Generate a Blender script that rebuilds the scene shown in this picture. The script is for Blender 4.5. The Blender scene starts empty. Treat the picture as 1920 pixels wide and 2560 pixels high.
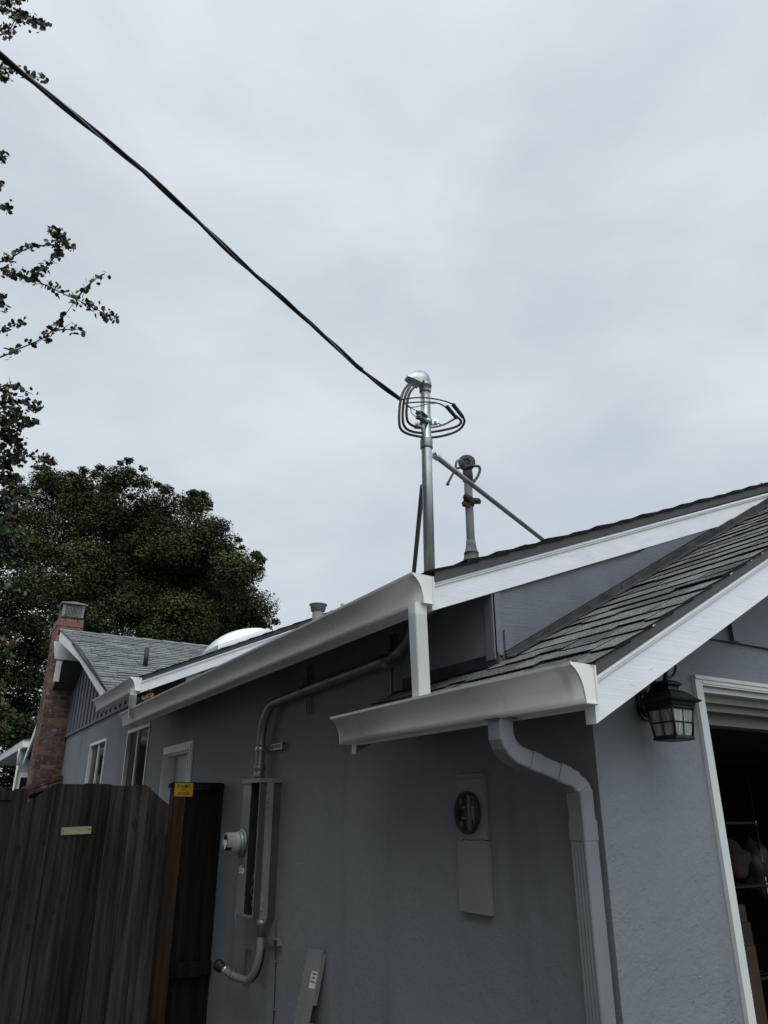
import bpy, bmesh, math, random
import numpy as np
from mathutils import Vector, Matrix
R = math.radians
random.seed(7); RNG = np.random.default_rng(7)
scene = bpy.context.scene
COL = scene.collection

# ------------------------------------------------------------------ camera
CAM = Vector((-2.1, -2.04, 1.68)); HEAD = R(30.7); PITCH = math.atan(759/1857.0)
cam_d = bpy.data.cameras.new('camera'); cam = bpy.data.objects.new('camera', cam_d); COL.objects.link(cam)
cam.location = CAM; cam.rotation_euler = (R(90)+PITCH, 0, -HEAD)
cam_d.sensor_fit = 'VERTICAL'; cam_d.sensor_height = 36; cam_d.lens = 36*1857/2560
cam_d.clip_start = .05; cam_d.clip_end = 2000
scene.camera = cam
scene.view_settings.view_transform = 'Standard'; scene.view_settings.look = 'None'
scene.view_settings.exposure = 0; scene.view_settings.gamma = 1

# ------------------------------------------------------------------ overcast sky
SUN_EL, SUN_AZ = R(58), R(200)
GLOW = 2.2
world = bpy.data.worlds.new('World'); scene.world = world; world.use_nodes = True
nt = world.node_tree; nt.nodes.clear()
wo = nt.nodes.new('ShaderNodeOutputWorld'); bg = nt.nodes.new('ShaderNodeBackground')
sky = nt.nodes.new('ShaderNodeTexSky'); sky.sky_type = 'NISHITA'; sky.sun_disc = False
sky.sun_elevation = SUN_EL; sky.sun_rotation = SUN_AZ
tc = nt.nodes.new('ShaderNodeTexCoord')
mp = nt.nodes.new('ShaderNodeMapping'); mp.inputs['Scale'].default_value = (1, 1, 2.0)
nz = nt.nodes.new('ShaderNodeTexNoise'); nz.inputs['Scale'].default_value = 2.7; nz.inputs['Detail'].default_value = 6; nz.inputs['Roughness'].default_value = .5; nz.inputs['Distortion'].default_value = .15
rp = nt.nodes.new('ShaderNodeValToRGB')
rp.color_ramp.elements[0].position = .33; rp.color_ramp.elements[0].color = (.560, .632, .700, 1)
rp.color_ramp.elements[1].position = .70; rp.color_ramp.elements[1].color = (.770, .832, .882, 1)
vm = nt.nodes.new('ShaderNodeVectorMath'); vm.operation = 'SCALE'; vm.inputs['Scale'].default_value = 10
mx = nt.nodes.new('ShaderNodeMixRGB'); mx.inputs['Fac'].default_value = .94
nt.links.new(tc.outputs['Generated'], mp.inputs['Vector']); nt.links.new(mp.outputs[0], nz.inputs['Vector'])
nt.links.new(nz.outputs['Fac'], rp.inputs['Fac']); nt.links.new(rp.outputs[0], vm.inputs[0])
# thin overcast: the cloud deck is brighter around the veiled sun (behind the camera)
dt = nt.nodes.new('ShaderNodeVectorMath'); dt.operation = 'DOT_PRODUCT'
dt.inputs[1].default_value = (math.sin(SUN_AZ)*math.cos(SUN_EL), math.cos(SUN_AZ)*math.cos(SUN_EL), math.sin(SUN_EL))
def mth(op, a, b):
    n = nt.nodes.new('ShaderNodeMath'); n.operation = op
    for i, v in enumerate((a, b)):
        if hasattr(v, 'is_output'): nt.links.new(v, n.inputs[i])
        else: n.inputs[i].default_value = v
    return n.outputs[0]
nt.links.new(tc.outputs['Generated'], dt.inputs[0])
glow = mth('ADD', mth('MULTIPLY', mth('POWER', mth('MAXIMUM', dt.outputs['Value'], 0.0), 4.0), GLOW), 1.0)
vg = nt.nodes.new('ShaderNodeVectorMath'); vg.operation = 'SCALE'; nt.links.new(vm.outputs[0], vg.inputs[0]); nt.links.new(glow, vg.inputs['Scale'])
nt.links.new(sky.outputs[0], mx.inputs[1]); nt.links.new(vg.outputs[0], mx.inputs[2])
nt.links.new(mx.outputs[0], bg.inputs['Color']); bg.inputs['Strength'].default_value = .1
nt.links.new(bg.outputs[0], wo.inputs[0])
sun_d = bpy.data.lights.new('sun', 'SUN'); sun = bpy.data.objects.new('sun', sun_d); COL.objects.link(sun)
sun_d.energy = 1.0; sun_d.angle = R(50); sun_d.color = (1, .97, .92)
_d = Vector((math.sin(SUN_AZ)*math.cos(SUN_EL), math.cos(SUN_AZ)*math.cos(SUN_EL), math.sin(SUN_EL)))
sun.rotation_euler = _d.to_track_quat('Z', 'Y').to_euler()

# ------------------------------------------------------------------ survey helper: sight line of the photo -> point on a known plane
_f = Vector((math.sin(HEAD), math.cos(HEAD), 0)); _r = Vector((math.cos(HEAD), -math.sin(HEAD), 0))
_fw = _f*math.cos(PITCH)+Vector((0, 0, math.sin(PITCH))); _u = _r.cross(_fw)
def _ray(px, py): return _fw*1857+_r*(px-960)+_u*(1280-py)
def at(px, py, ax, v):
    d = _ray(px, py); i = 'xyz'.index(ax); return CAM+d*((v-CAM[i])/d[i])
def atd(px, py, dist): return CAM+_ray(px, py)*(dist/1857.0)

# ------------------------------------------------------------------ materials
def mat(name, c1, c2=None, rough=.6, metal=0, nscale=6, stretch=(1, 1, 1), ramp=(.35, .65), bumps=(), speck=None, spec=.4, detail=5):
    m = bpy.data.materials.new(name); m.use_nodes = True
    t = m.node_tree; b = t.nodes['Principled BSDF']; L = t.links.new
    b.inputs['Roughness'].default_value = rough; b.inputs['Metallic'].default_value = metal
    b.inputs['Specular IOR Level'].default_value = spec
    g = t.nodes.new('ShaderNodeNewGeometry')
    def noise(scale, st, det=5, rgh=.55, dist=0):
        mp = t.nodes.new('ShaderNodeMapping'); mp.inputs['Scale'].default_value = st; L(g.outputs['Position'], mp.inputs['Vector'])
        n = t.nodes.new('ShaderNodeTexNoise'); n.inputs['Scale'].default_value = scale; n.inputs['Detail'].default_value = det
        n.inputs['Roughness'].default_value = rgh; n.inputs['Distortion'].default_value = dist
        L(mp.outputs[0], n.inputs['Vector']); return n
    colsock = None
    if c2 is None: b.inputs['Base Color'].default_value = (*c1, 1)
    else:
        n = noise(nscale, stretch, detail)
        cr = t.nodes.new('ShaderNodeValToRGB'); e = cr.color_ramp.elements
        e[0].position, e[1].position = ramp; e[0].color = (*c1, 1); e[1].color = (*c2, 1)
        L(n.outputs['Fac'], cr.inputs['Fac']); colsock = cr.outputs[0]
        if speck:
            sc, lo, hi, colr, st = speck
            n2 = noise(sc, st, 2)
            r2 = t.nodes.new('ShaderNodeValToRGB'); r2.color_ramp.elements[0].position = lo; r2.color_ramp.elements[1].position = hi
            L(n2.outputs['Fac'], r2.inputs['Fac'])
            mxx = t.nodes.new('ShaderNodeMixRGB'); L(r2.outputs[0], mxx.inputs[0]); L(colsock, mxx.inputs[1]); mxx.inputs[2].default_value = (*colr, 1)
            colsock = mxx.outputs[0]
        L(colsock, b.inputs['Base Color'])
    prev = None
    for (sc, st, stren, dist, lo, hi) in bumps:
        n = noise(sc, st, 6, .6, .3)
        cr = t.nodes.new('ShaderNodeValToRGB'); cr.color_ramp.elements[0].position = lo; cr.color_ramp.elements[1].position = hi
        L(n.outputs['Fac'], cr.inputs['Fac'])
        bp = t.nodes.new('ShaderNodeBump'); bp.inputs['Strength'].default_value = stren; bp.inputs['Distance'].default_value = dist
        L(cr.outputs[0], bp.inputs['Height'])
        if prev: L(prev.outputs[0], bp.inputs['Normal'])
        prev = bp
    if prev: L(prev.outputs[0], b.inputs['Normal'])
    return m

M = {}
def stucco(name, c1, c2):
    """trowelled stucco: smooth paint with patches of short raised ridges"""
    m = mat(name, c1, c2, rough=.62, nscale=1.3, ramp=(.25, .75), spec=.3, speck=(1.5, .60, .80, tuple(c*.86 for c in c1), (2.2, 2.2, .35)),
            bumps=[(55, (1, 1, 1), .25, .004, .3, .7), (4.5, (1, 1, 1), .35, .02, .2, .8)])
    t = m.node_tree; L = t.links.new; b = t.nodes['Principled BSDF']
    g = t.nodes.new('ShaderNodeNewGeometry')
    def nz(scale, rot, st, det, dist):
        mp = t.nodes.new('ShaderNodeMapping'); mp.inputs['Rotation'].default_value = rot; mp.inputs['Scale'].default_value = st
        L(g.outputs['Position'], mp.inputs['Vector'])
        n = t.nodes.new('ShaderNodeTexNoise'); n.inputs['Scale'].default_value = scale; n.inputs['Detail'].default_value = det; n.inputs['Distortion'].default_value = dist
        L(mp.outputs[0], n.inputs['Vector']); return n
    ridge = nz(24, (.6, .5, .3), (1, 1, 2.0), 6, .9)
    rr = t.nodes.new('ShaderNodeValToRGB'); e = rr.color_ramp.elements; e[0].position = .54; e[0].color = (0, 0, 0, 1); e[1].position = .58; e[1].color = (1, 1, 1, 1)
    e2 = e.new(.72); e2.color = (.3, .3, .3, 1)
    L(ridge.outputs['Fac'], rr.inputs['Fac'])
    patch = nz(2.6, (0, 0, 0), (1, 1, 1), 3, .4)
    pr = t.nodes.new('ShaderNodeValToRGB'); pr.color_ramp.elements[0].position = .45; pr.color_ramp.elements[0].color = (.03, .03, .03, 1); pr.color_ramp.elements[1].position = .68
    L(patch.outputs['Fac'], pr.inputs['Fac'])
    mm = t.nodes.new('ShaderNodeMath'); mm.operation = 'MULTIPLY'; L(rr.outputs[0], mm.inputs[0]); L(pr.outputs[0], mm.inputs[1])
    bp = t.nodes.new('ShaderNodeBump'); bp.inputs['Strength'].default_value = .40; bp.inputs['Distance'].default_value = .007
    L(mm.outputs[0], bp.inputs['Height'])
    old = b.inputs['Normal'].links[0].from_socket
    L(old, bp.inputs['Normal']); L(bp.outputs[0], b.inputs['Normal'])
    return m
M['stucco'] = stucco('grey_stucco', (.155, .174, .186), (.204, .222, .234))
M['grey_paint'] = mat('grey_painted_wood', (.112, .124, .138), (.138, .151, .166), rough=.5, nscale=5, bumps=[(9, (1, 1, 14), .25, .004, .3, .7)])
M['grey_metal_paint'] = mat('grey_painted_metal', (.155, .170, .183), (.185, .20, .213), rough=.42, nscale=4, spec=.5)
M['white_board'] = mat('white_painted_board', (.70, .73, .73), (.79, .81, .81), rough=.5, nscale=4, stretch=(1, 1, 3),
                       bumps=[(6, (.25, 2, 26), .16, .004, .40, .75), (16, (1, 1, 1), .35, .004, .62, .68)])
M['casing'] = mat('cream_white_casing', (.56, .57, .545), (.63, .64, .61), rough=.5, nscale=5)
M['white_trim'] = mat('white_trim_paint', (.72, .75, .75), (.80, .82, .81), rough=.45, nscale=5)
M['gutter'] = mat('off_white_gutter_enamel', (.70, .70, .67), (.78, .78, .75), rough=.38, nscale=1.5, stretch=(1, .4, 2), spec=.5,
                  speck=(5, .58, .85, (.60, .60, .57), (.3, 3.2, .35)))
M['downspout_white'] = mat('white_downspout_enamel', (.72, .74, .73), (.79, .80, .79), rough=.4, nscale=3, spec=.5)
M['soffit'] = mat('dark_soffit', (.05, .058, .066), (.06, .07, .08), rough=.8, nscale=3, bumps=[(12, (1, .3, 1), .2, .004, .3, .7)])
M['drip'] = mat('dark_drip_edge_metal', (.045, .047, .048), (.06, .06, .06), rough=.45, nscale=5, spec=.4)
M['shingle'] = mat('asphalt_shingle_granules', (.088, .096, .096), (.18, .192, .19), rough=.95, nscale=6, ramp=(.35, .66), spec=.1,
                   speck=(150, .56, .64, (.36, .375, .37), (1, 1, 1)), bumps=[(160, (1, 1, 1), .6, .004, .4, .6)])
M['shingle_b'] = mat('asphalt_shingle_granules_brownish', (.060, .058, .056), (.11, .106, .103), rough=.95, nscale=6, spec=.1,
                     speck=(150, .58, .66, (.32, .32, .31), (1, 1, 1)), bumps=[(160, (1, 1, 1), .6, .004, .4, .6)])
M['shingle_edge'] = mat('asphalt_shingle_butt', (.011, .011, .011), (.02, .02, .02), rough=.95, nscale=40, spec=.1)
M['shingle_light'] = mat('weathered_grey_shingle', (.135, .15, .152), (.2, .215, .213), rough=.95, nscale=4, spec=.1, speck=(120, .6, .7, (.28, .29, .28), (1, 1, 1)))
M['shingle_light_b'] = mat('weathered_grey_shingle_dark', (.105, .12, .122), (.155, .168, .168), rough=.95, nscale=4, spec=.1)
M['flashing'] = mat('tarred_flashing', (.014, .016, .016), (.040, .043, .042), rough=.7, nscale=9, ramp=(.4, .6), bumps=[(16, (1, 1, 1), .4, .008, .3, .7)])
M['galv'] = mat('galvanised_steel', (.36, .39, .39), (.56, .59, .59), rough=.36, metal=.85, nscale=14, stretch=(1, 1, .35), detail=6)
M['galv_dull'] = mat('dull_galvanised_steel', (.19, .205, .20), (.27, .285, .275), rough=.45, metal=.7, nscale=10)
M['cast_al'] = mat('cast_aluminium', (.22, .23, .23), (.50, .515, .515), rough=.34, metal=.9, nscale=22, ramp=(.3, .7), detail=6)
M['zinc'] = mat('bright_zinc', (.45, .52, .53), (.66, .72, .73), rough=.28, metal=.85, nscale=20)
M['old_pipe'] = mat('weathered_grey_pipe', (.10, .108, .106), (.15, .16, .155), rough=.7, metal=.15, nscale=9)
M['old_cable'] = mat('cracked_dark_cable', (.025, .024, .022), (.06, .057, .052), rough=.7, nscale=30)
M['rust'] = mat('rusty_cast_iron', (.020, .017, .015), (.048, .038, .032), rough=.85, nscale=24)
M['black_cable'] = mat('black_cable_jacket', (.008, .008, .010), (.014, .014, .016), rough=.45, nscale=20)
M['grey_cable'] = mat('grey_cable_jacket', (.13, .13, .125), (.17, .17, .16), rough=.5, nscale=20)
M['porcelain'] = mat('grey_porcelain', (.09, .10, .095), (.13, .14, .135), rough=.3, nscale=20)
M['mastic'] = mat('grey_roof_mastic', (.12, .13, .125), (.18, .19, .185), rough=.9, nscale=18, bumps=[(30, (1, 1, 1.6), .9, .012, .3, .7)])
M['old_box'] = mat('repainted_box_metal', (.178, .191, .201), (.198, .212, .222), rough=.5, nscale=3)
M['panel'] = mat('grey_panel_enamel', (.175, .188, .182), (.205, .218, .21), rough=.45, nscale=3)
M['panel_side'] = mat('dark_grey_panel_side', (.045, .050, .049), (.060, .066, .064), rough=.5, nscale=4)  # darker version of the panel grey, for the near side only
M['panel_dark'] = mat('black_panel_interior', (.006, .007, .008), (.012, .013, .014), rough=.6, nscale=10)
M['meter_grey'] = mat('meter_plastic', (.27, .285, .285), (.31, .32, .32), rough=.4, nscale=5)
M['label_white'] = mat('white_sticker', (.60, .62, .62), (.68, .70, .70), rough=.6, nscale=30)
M['label_ink'] = mat('black_ink', (.02, .02, .02), rough=.7)
M['brick1'] = mat('red_brick', (.095, .051, .039), (.16, .088, .066), rough=.9, nscale=14, bumps=[(40, (1, 1, 1), .5, .006, .3, .7)], speck=(6, .60, .78, (.34, .29, .26), (1, 1, 1.5)))
M['brick2'] = mat('dark_red_brick', (.060, .034, .028), (.10, .056, .044), rough=.9, nscale=14, bumps=[(40, (1, 1, 1), .5, .006, .3, .7)], speck=(6, .60, .78, (.28, .24, .22), (1, 1, 1.5)))
M['brick3'] = mat('orange_brick', (.17, .085, .056), (.23, .118, .08), rough=.9, nscale=14, bumps=[(40, (1, 1, 1), .5, .006, .3, .7)])
M['mortar'] = mat('dark_mortar', (.13, .12, .115), (.22, .205, .195), rough=.95, nscale=20)
M['terracotta'] = mat('terracotta_flue', (.30, .13, .07), (.38, .17, .1), rough=.85, nscale=10)
M['cap_metal'] = mat('chimney_cap_metal', (.15, .15, .14), (.24, .24, .225), rough=.4, metal=.6, nscale=10)
M['dark_metal'] = mat('dark_metal', (.02, .02, .02), (.03, .03, .03), rough=.6, nscale=10)
M['glass'] = mat('window_glass', (.010, .014, .014), (.014, .018, .017), rough=.06, spec=.2, nscale=2)
M['curtain_glass'] = mat('window_glass_over_curtain', (.022, .020, .017), (.034, .031, .027), rough=.25, spec=.2, nscale=6, stretch=(1, 8, .2))
M['door_paint'] = mat('white_door_paint', (.40, .43, .44), (.44, .47, .48), rough=.5, nscale=4)
M['skylight'] = mat('milky_acrylic_dome', (.82, .84, .84), (.88, .90, .90), rough=.25, nscale=3, spec=.5)
M['vent'] = mat('grey_vent_pipe', (.24, .265, .255), (.29, .31, .30), rough=.6, nscale=8)
def woodmat(name, a, b_, knot):
    return mat(name, a, b_, rough=.9, nscale=5, stretch=(4.5, 4.5, .22), ramp=(.36, .66), spec=.15, speck=(2.6, .56, .70, knot, (3.2, 3.2, .22)),
               bumps=[(24, (4, 4, .16), .8, .006, .3, .7)], detail=7)
M['fence'] = woodmat('weathered_fence_board', (.014, .013, .012), (.056, .051, .046), (.018, .015, .013))
M['fence_b'] = woodmat('weathered_fence_board_dark', (.008, .007, .006), (.036, .031, .027), (.012, .010, .009))
M['fence_c'] = woodmat('weathered_fence_board_brown', (.016, .014, .012), (.068, .060, .051), (.02, .016, .013))
M['knot'] = mat('wood_knot', (.008, .006, .005), (.018, .014, .011), rough=.9, nscale=60)
M['fence_dark'] = woodmat('dark_stained_fence_board', (.005, .004, .0035), (.019, .014, .011), (.006, .005, .004))
M['redwood'] = woodmat('reddish_post_wood', (.030, .019, .013), (.060, .038, .026), (.01, .006, .005))
M['brass'] = mat('brushed_brass', (.40, .36, .22), (.52, .47, .30), rough=.42, metal=.45, nscale=10, stretch=(1, 1, 8))
M['sign_yellow'] = mat('yellow_sign_enamel', (.42, .25, .008), (.50, .31, .012), rough=.45, nscale=30)
M['lantern'] = mat('black_lantern_metal', (.012, .011, .010), (.022, .020, .018), rough=.42, metal=.3, nscale=14)
M['seeded_glass'] = mat('seeded_water_glass', (.14, .155, .15), (.34, .365, .355), rough=.16, nscale=26, stretch=(2.6, 2.6, .35), ramp=(.36, .60), spec=.6,
                        bumps=[(30, (3, 3, .3), .6, .004, .3, .7)])
M['leaf_a'] = mat('oak_leaf_dark', (.019, .031, .012), (.031, .046, .018), rough=.75, nscale=2, spec=.10)
M['leaf_b'] = mat('oak_leaf_mid', (.040, .057, .022), (.063, .081, .032), rough=.75, nscale=2, spec=.12)
M['leaf_c'] = mat('oak_leaf_olive', (.076, .090, .035), (.105, .114, .047), rough=.75, nscale=2, spec=.12)
M['haw_a'] = mat('hawthorn_leaf_dark', (.024, .034, .013), (.036, .048, .018), rough=.5, nscale=9, spec=.3)
M['haw_b'] = mat('hawthorn_leaf_green', (.045, .070, .018), (.065, .095, .026), rough=.5, nscale=9, spec=.3)
M['haw_c'] = mat('hawthorn_leaf_reddish', (.06, .03, .02), (.10, .05, .025), rough=.5, nscale=9, spec=.3)
M['berry'] = mat('haw_berry_red', (.085, .010, .010), (.14, .022, .018), rough=.4, nscale=30)
M['bark'] = mat('dark_bark', (.012, .010, .008), (.028, .023, .019), rough=.95, nscale=10, stretch=(2, 2, .4), bumps=[(20, (2, 2, .5), .7, .01, .3, .7)])
M['dry_leaf'] = mat('dry_brown_leaf', (.14, .075, .03), (.24, .14, .06), rough=.8, nscale=30)
M['ground'] = mat('worn_concrete_and_soil', (.055, .053, .05), (.10, .098, .092), rough=.95, nscale=1.2, bumps=[(20, (1, 1, 1), .4, .01, .3, .7)])
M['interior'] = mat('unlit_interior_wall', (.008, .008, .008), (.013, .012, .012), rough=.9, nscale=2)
M['cardboard'] = mat('brown_cardboard', (.032, .020, .012), (.046, .028, .017), rough=.85, nscale=8)
M['chrome'] = mat('chrome_rack_post', (.20, .20, .20), (.28, .28, .28), rough=.25, metal=.9, nscale=10)
M['pink_cloth'] = mat('pink_cloth', (.040, .024, .024), (.055, .033, .031), rough=.9, nscale=20)
M['blue_plastic'] = mat('blue_grey_bag', (.013, .018, .023), (.02, .027, .032), rough=.5, nscale=12)
M['beige_paint'] = mat('beige_garage_door_paint', (.22, .215, .185), (.26, .25, .215), rough=.5, nscale=4)
M['dusty_blue'] = mat('blue_tag', (.10, .16, .30), rough=.5)

# ------------------------------------------------------------------ mesh builder
class MB:
    def __init__(s): s.v = []; s.f = []; s.m = []; s.s = []
    def add(s, verts, faces, mi=0, smooth=False):
        o = len(s.v); s.v += [tuple(v) for v in verts]
        for f in faces: s.f.append([i+o for i in f]); s.m.append(mi); s.s.append(smooth)
    def hexa(s, c, mi=0, mtop=None):           # 8 corners: bottom 0-3, top 4-7
        s.add(c, [(3, 2, 1, 0)], mi); s.add(c, [(4, 5, 6, 7)], mi if mtop is None else mtop)
        s.add(c, [(0, 1, 5, 4), (1, 2, 6, 5), (2, 3, 7, 6), (3, 0, 4, 7)], mi)
        return s
    def box(s, a, b, mi=0):
        (x0, y0, z0), (x1, y1, z1) = a, b
        x0, x1 = min(x0, x1), max(x0, x1); y0, y1 = min(y0, y1), max(y0, y1); z0, z1 = min(z0, z1), max(z0, z1)
        v = [(x0, y0, z0), (x1, y0, z0), (x1, y1, z0), (x0, y1, z0), (x0, y0, z1), (x1, y0, z1), (x1, y1, z1), (x0, y1, z1)]
        s.add(v, [(3, 2, 1, 0), (4, 5, 6, 7), (0, 1, 5, 4), (1, 2, 6, 5), (2, 3, 7, 6), (3, 0, 4, 7)], mi); return s
    def prism(s, pts, off, mi=0):               # closed polygon extruded by a vector
        n = len(pts); off = Vector(off); P = [Vector(p) for p in pts]; Q = [p+off for p in P]
        s.add(P+Q, [tuple(range(n-1, -1, -1)), tuple(range(n, 2*n))]+[(i, (i+1) % n, n+(i+1) % n, n+i) for i in range(n)], mi); return s
    def sweep(s, pts, prof, bino=None, mi=0, smooth=True, closed_prof=True, cap=True, scales=None):
        P = [Vector(p) for p in pts]; n = len(P); k = len(prof); V = []
        T = []
        for i in range(n):
            a = (P[i]-P[i-1]).normalized() if i > 0 else None; b = (P[i+1]-P[i]).normalized() if i < n-1 else None
            t = (a+b).normalized() if a and b else (a or b); T.append(t)
        if bino is None:
            up = Vector((0, 0, 1)) if abs(T[0].z) < .9 else Vector((1, 0, 0)); N = T[0].cross(up).normalized()
        for i in range(n):
            t = T[i]
            if bino is not None: B = Vector(bino); Nn = B.cross(t).normalized()
            else:
                N = (N-t*N.dot(t)).normalized(); Nn = N; B = t.cross(N)
            c = 1.0
            if 0 < i < n-1 and bino is not None:
                c = 1/max(.6, T[i].dot((P[i+1]-P[i]).normalized()))
            sc = scales[i] if scales else 1.0
            for (a, b) in prof: V.append(P[i]+B*a*sc+Nn*b*sc*c)
        F = []
        for i in range(n-1):
            for j in range(k if closed_prof else k-1):
                a = i*k+j; b = i*k+(j+1) % k; F.append((a, b, b+k, a+k))
        s.add(V, F, mi, smooth)
        if cap and closed_prof:
            s.add(V[:k], [tuple(range(k-1, -1, -1))], mi); s.add(V[-k:], [tuple(range(k))], mi)
        return s
    def tube(s, pts, r, n=10, mi=0, scales=None, cap=True):
        return s.sweep(pts, [(r*math.cos(2*math.pi*i/n), r*math.sin(2*math.pi*i/n)) for i in range(n)], None, mi, True, True, cap, scales)
    def lathe(s, o, axis, prof, n=20, mi=0, cap=True):   # prof: (distance along axis, radius)
        o = Vector(o); a = Vector(axis).normalized(); u = a.orthogonal().normalized(); w = a.cross(u); V = []; k = len(prof)
        for (h, r) in prof:
            for j in range(n):
                t = 2*math.pi*j/n; V.append(o+a*h+(u*math.cos(t)+w*math.sin(t))*r)
        for i in range(k-1):
            s.add([V[i*n+j] for j in range(n)]+[V[(i+1)*n+j] for j in range(n)], [(j, (j+1) % n, n+(j+1) % n, n+j) for j in range(n)], mi, True)
        if cap:
            s.add(V[:n], [tuple(range(n-1, -1, -1))], mi); s.add(V[-n:], [tuple(range(n))], mi)
        return s
    def ball(s, c, r, n=8, mi=0, sq=(1, 1, 1)):
        c = Vector(c); V = []; F = []
        for i in range(n+1):
            for j in range(2*n):
                t = math.pi*i/n; p = math.pi*j/n
                V.append(c+Vector((r*sq[0]*math.sin(t)*math.cos(p), r*sq[1]*math.sin(t)*math.sin(p), r*sq[2]*math.cos(t))))
        for i in range(n):
            for j in range(2*n): F.append((i*2*n+j, (i+1)*2*n+j, (i+1)*2*n+(j+1) % (2*n), i*2*n+(j+1) % (2*n)))
        s.add(V, F, mi, True); return s
    def build(s, name, mats, parent=None, bevel=0):
        root = parent
        while root is not None and root.parent is not None: root = root.parent
        off = np.array(root.location if root is not None else (0, 0, 0), float)
        me = bpy.data.meshes.new(name)
        V = np.array(s.v, float).reshape(-1, 3)-off
        me.from_pydata(V.tolist(), [], s.f)
        if not isinstance(mats, (list, tuple)): mats = [mats]
        for m in mats: me.materials.append(m)
        me.polygons.foreach_set('material_index', s.m); me.polygons.foreach_set('use_smooth', s.s); me.update()
        bm = bmesh.new(); bm.from_mesh(me); bmesh.ops.remove_doubles(bm, verts=bm.verts, dist=1e-5)
        bmesh.ops.recalc_face_normals(bm, faces=bm.faces)
        if bevel:
            ed = [e for e in bm.edges if len(e.link_faces) == 2 and e.calc_face_angle(0) > .6]
            bmesh.ops.bevel(bm, geom=ed, offset=bevel, segments=2, affect='EDGES', profile=.5)
        bm.to_mesh(me); bm.free()
        ob = bpy.data.objects.new(name, me); COL.objects.link(ob)
        if parent is not None: ob.parent = parent
        return ob
def tag(o, label=None, cat=None, group=None, kind=None):
    for k, v in (('label', label), ('category', cat), ('group', group), ('kind', kind)):
        if v: o[k] = v
    return o
def thing(name, loc, label, cat, group=None):
    e = bpy.data.objects.new(name, None); COL.objects.link(e); e.location = loc; e.empty_display_size = .1
    return tag(e, label, cat, group)
def smoothpts(P, n=8):                          # Catmull-Rom
    P = [Vector(p) for p in P]; Q = [P[0]*2-P[1]]+P+[P[-1]*2-P[-2]]; out = []
    for i in range(1, len(Q)-2):
        a, b, c, d = Q[i-1:i+3]
        for k in range(n):
            t = k/n; out.append(.5*((2*b)+(c-a)*t+(2*a-5*b+4*c-d)*t*t+(3*b-a-3*c+d)*t**3))
    out.append(P[-1]); return out
def shingles(mb, o, u, v, W, L, exp=.14, seed=1, tab=(.13, .34), t=(.005, .010), u0=None, mis=(0, 1, 2), overlap=1.55):
    rnd = random.Random(seed); o = Vector(o); u = Vector(u).normalized(); v = Vector(v).normalized(); n = u.cross(v).normalized()
    if n.z < 0: n = -n
    rows = int(L/exp)+1
    for i in range(rows):
        y0 = i*exp; x = (u0(y0) if u0 else 0)-0.0; x -= 0
        x1e = W
        first = True
        while x < x1e-.02:
            w = rnd.uniform(*tab); 
            if first: w *= rnd.uniform(.3, 1); first = False
            xb = min(x+w, x1e)
            yl = y0+rnd.choice((0, 0, .004, -.006, .03)) if i else y0
            yu = min(y0+exp*overlap, L+.02); th = rnd.uniform(*t); g = .0035
            hb = .0045+rnd.uniform(-.001, .002); k = rnd.uniform(-.0015, .002)
            def p(a, b, h): return o+u*a+v*b+n*h
            c = [p(x+g, yl, hb), p(xb-g, yl+rnd.uniform(-.003, .003), hb+k), p(xb-g, yu, -.006), p(x+g, yu, -.006),
                 p(x+g, yl, hb+th), p(xb-g, yl, hb+th+k), p(xb-g, yu, .001), p(x+g, yu, .001)]
            mb.hexa(c, mis[2], mis[0] if rnd.random() < .72 else mis[1]); x = xb
SH = ['shingle', 'shingle_b', 'shingle_edge']
def mats(*n): return [M[i] for i in n]

# =================================================================== ground
tag(MB().box((-250, -250, -.3), (250, 250, 0)).build('ground', M['ground']), kind='structure')

# =================================================================== the house
house = thing('house', (0, 0, 0), 'grey stucco house with white trim, stepped shingled roofs and an open garage', 'house')
# ---- side wall (plane x = 0) with openings
OPEN = [(7.55-.02, 6.49, .9, 2.625), (9.86, 8.76, .9, 2.645), (5.72, 4.92, -.01, 2.235)]      # window, window, door: y1, y0, z0, z1
def side_wall():
    mb = MB(); TOP = [(0, .53, 2.29), (.53, 5.32, 2.71), (5.32, 6.95, 3.04), (6.95, 16.0, 2.95)]
    ys = sorted(set([a for t in TOP for a in t[:2]]+[v for o in OPEN for v in o[:2]])); zs0 = sorted(set([v for o in OPEN for v in o[2:]]))
    for a, b in zip(ys, ys[1:]):
        top = next(t[2] for t in TOP if t[0]-1e-6 <= a and b <= t[1]+1e-6)
        zs = [0]+[z for z in zs0 if 0 < z < top]+[top]
        for z0, z1 in zip(zs, zs[1:]):
            if any(o[1]-1e-6 <= a and b <= o[0]+1e-6 and o[2]-1e-6 <= z0 and z1 <= o[3]+1e-6 for o in OPEN): continue
            mb.box((0, a, z0), (.14, b, z1))
    return mb
mb = side_wall()
bm_ob = mb.build('side_wall', M['stucco'], house)
def strip_inner(ob):                              # drop the doubled faces between the wall's pieces
    bm = bmesh.new(); bm.from_mesh(ob.data); seen = {}
    for f in bm.faces:
        c = f.calc_center_median(); k = (round(c.x, 4), round(c.y, 4), round(c.z, 4)); seen.setdefault(k, []).append(f)
    bmesh.ops.delete(bm, geom=[f for v in seen.values() if len(v) > 1 for f in v], context='FACES'); bm.to_mesh(ob.data); bm.free()
strip_inner(bm_ob)
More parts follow.
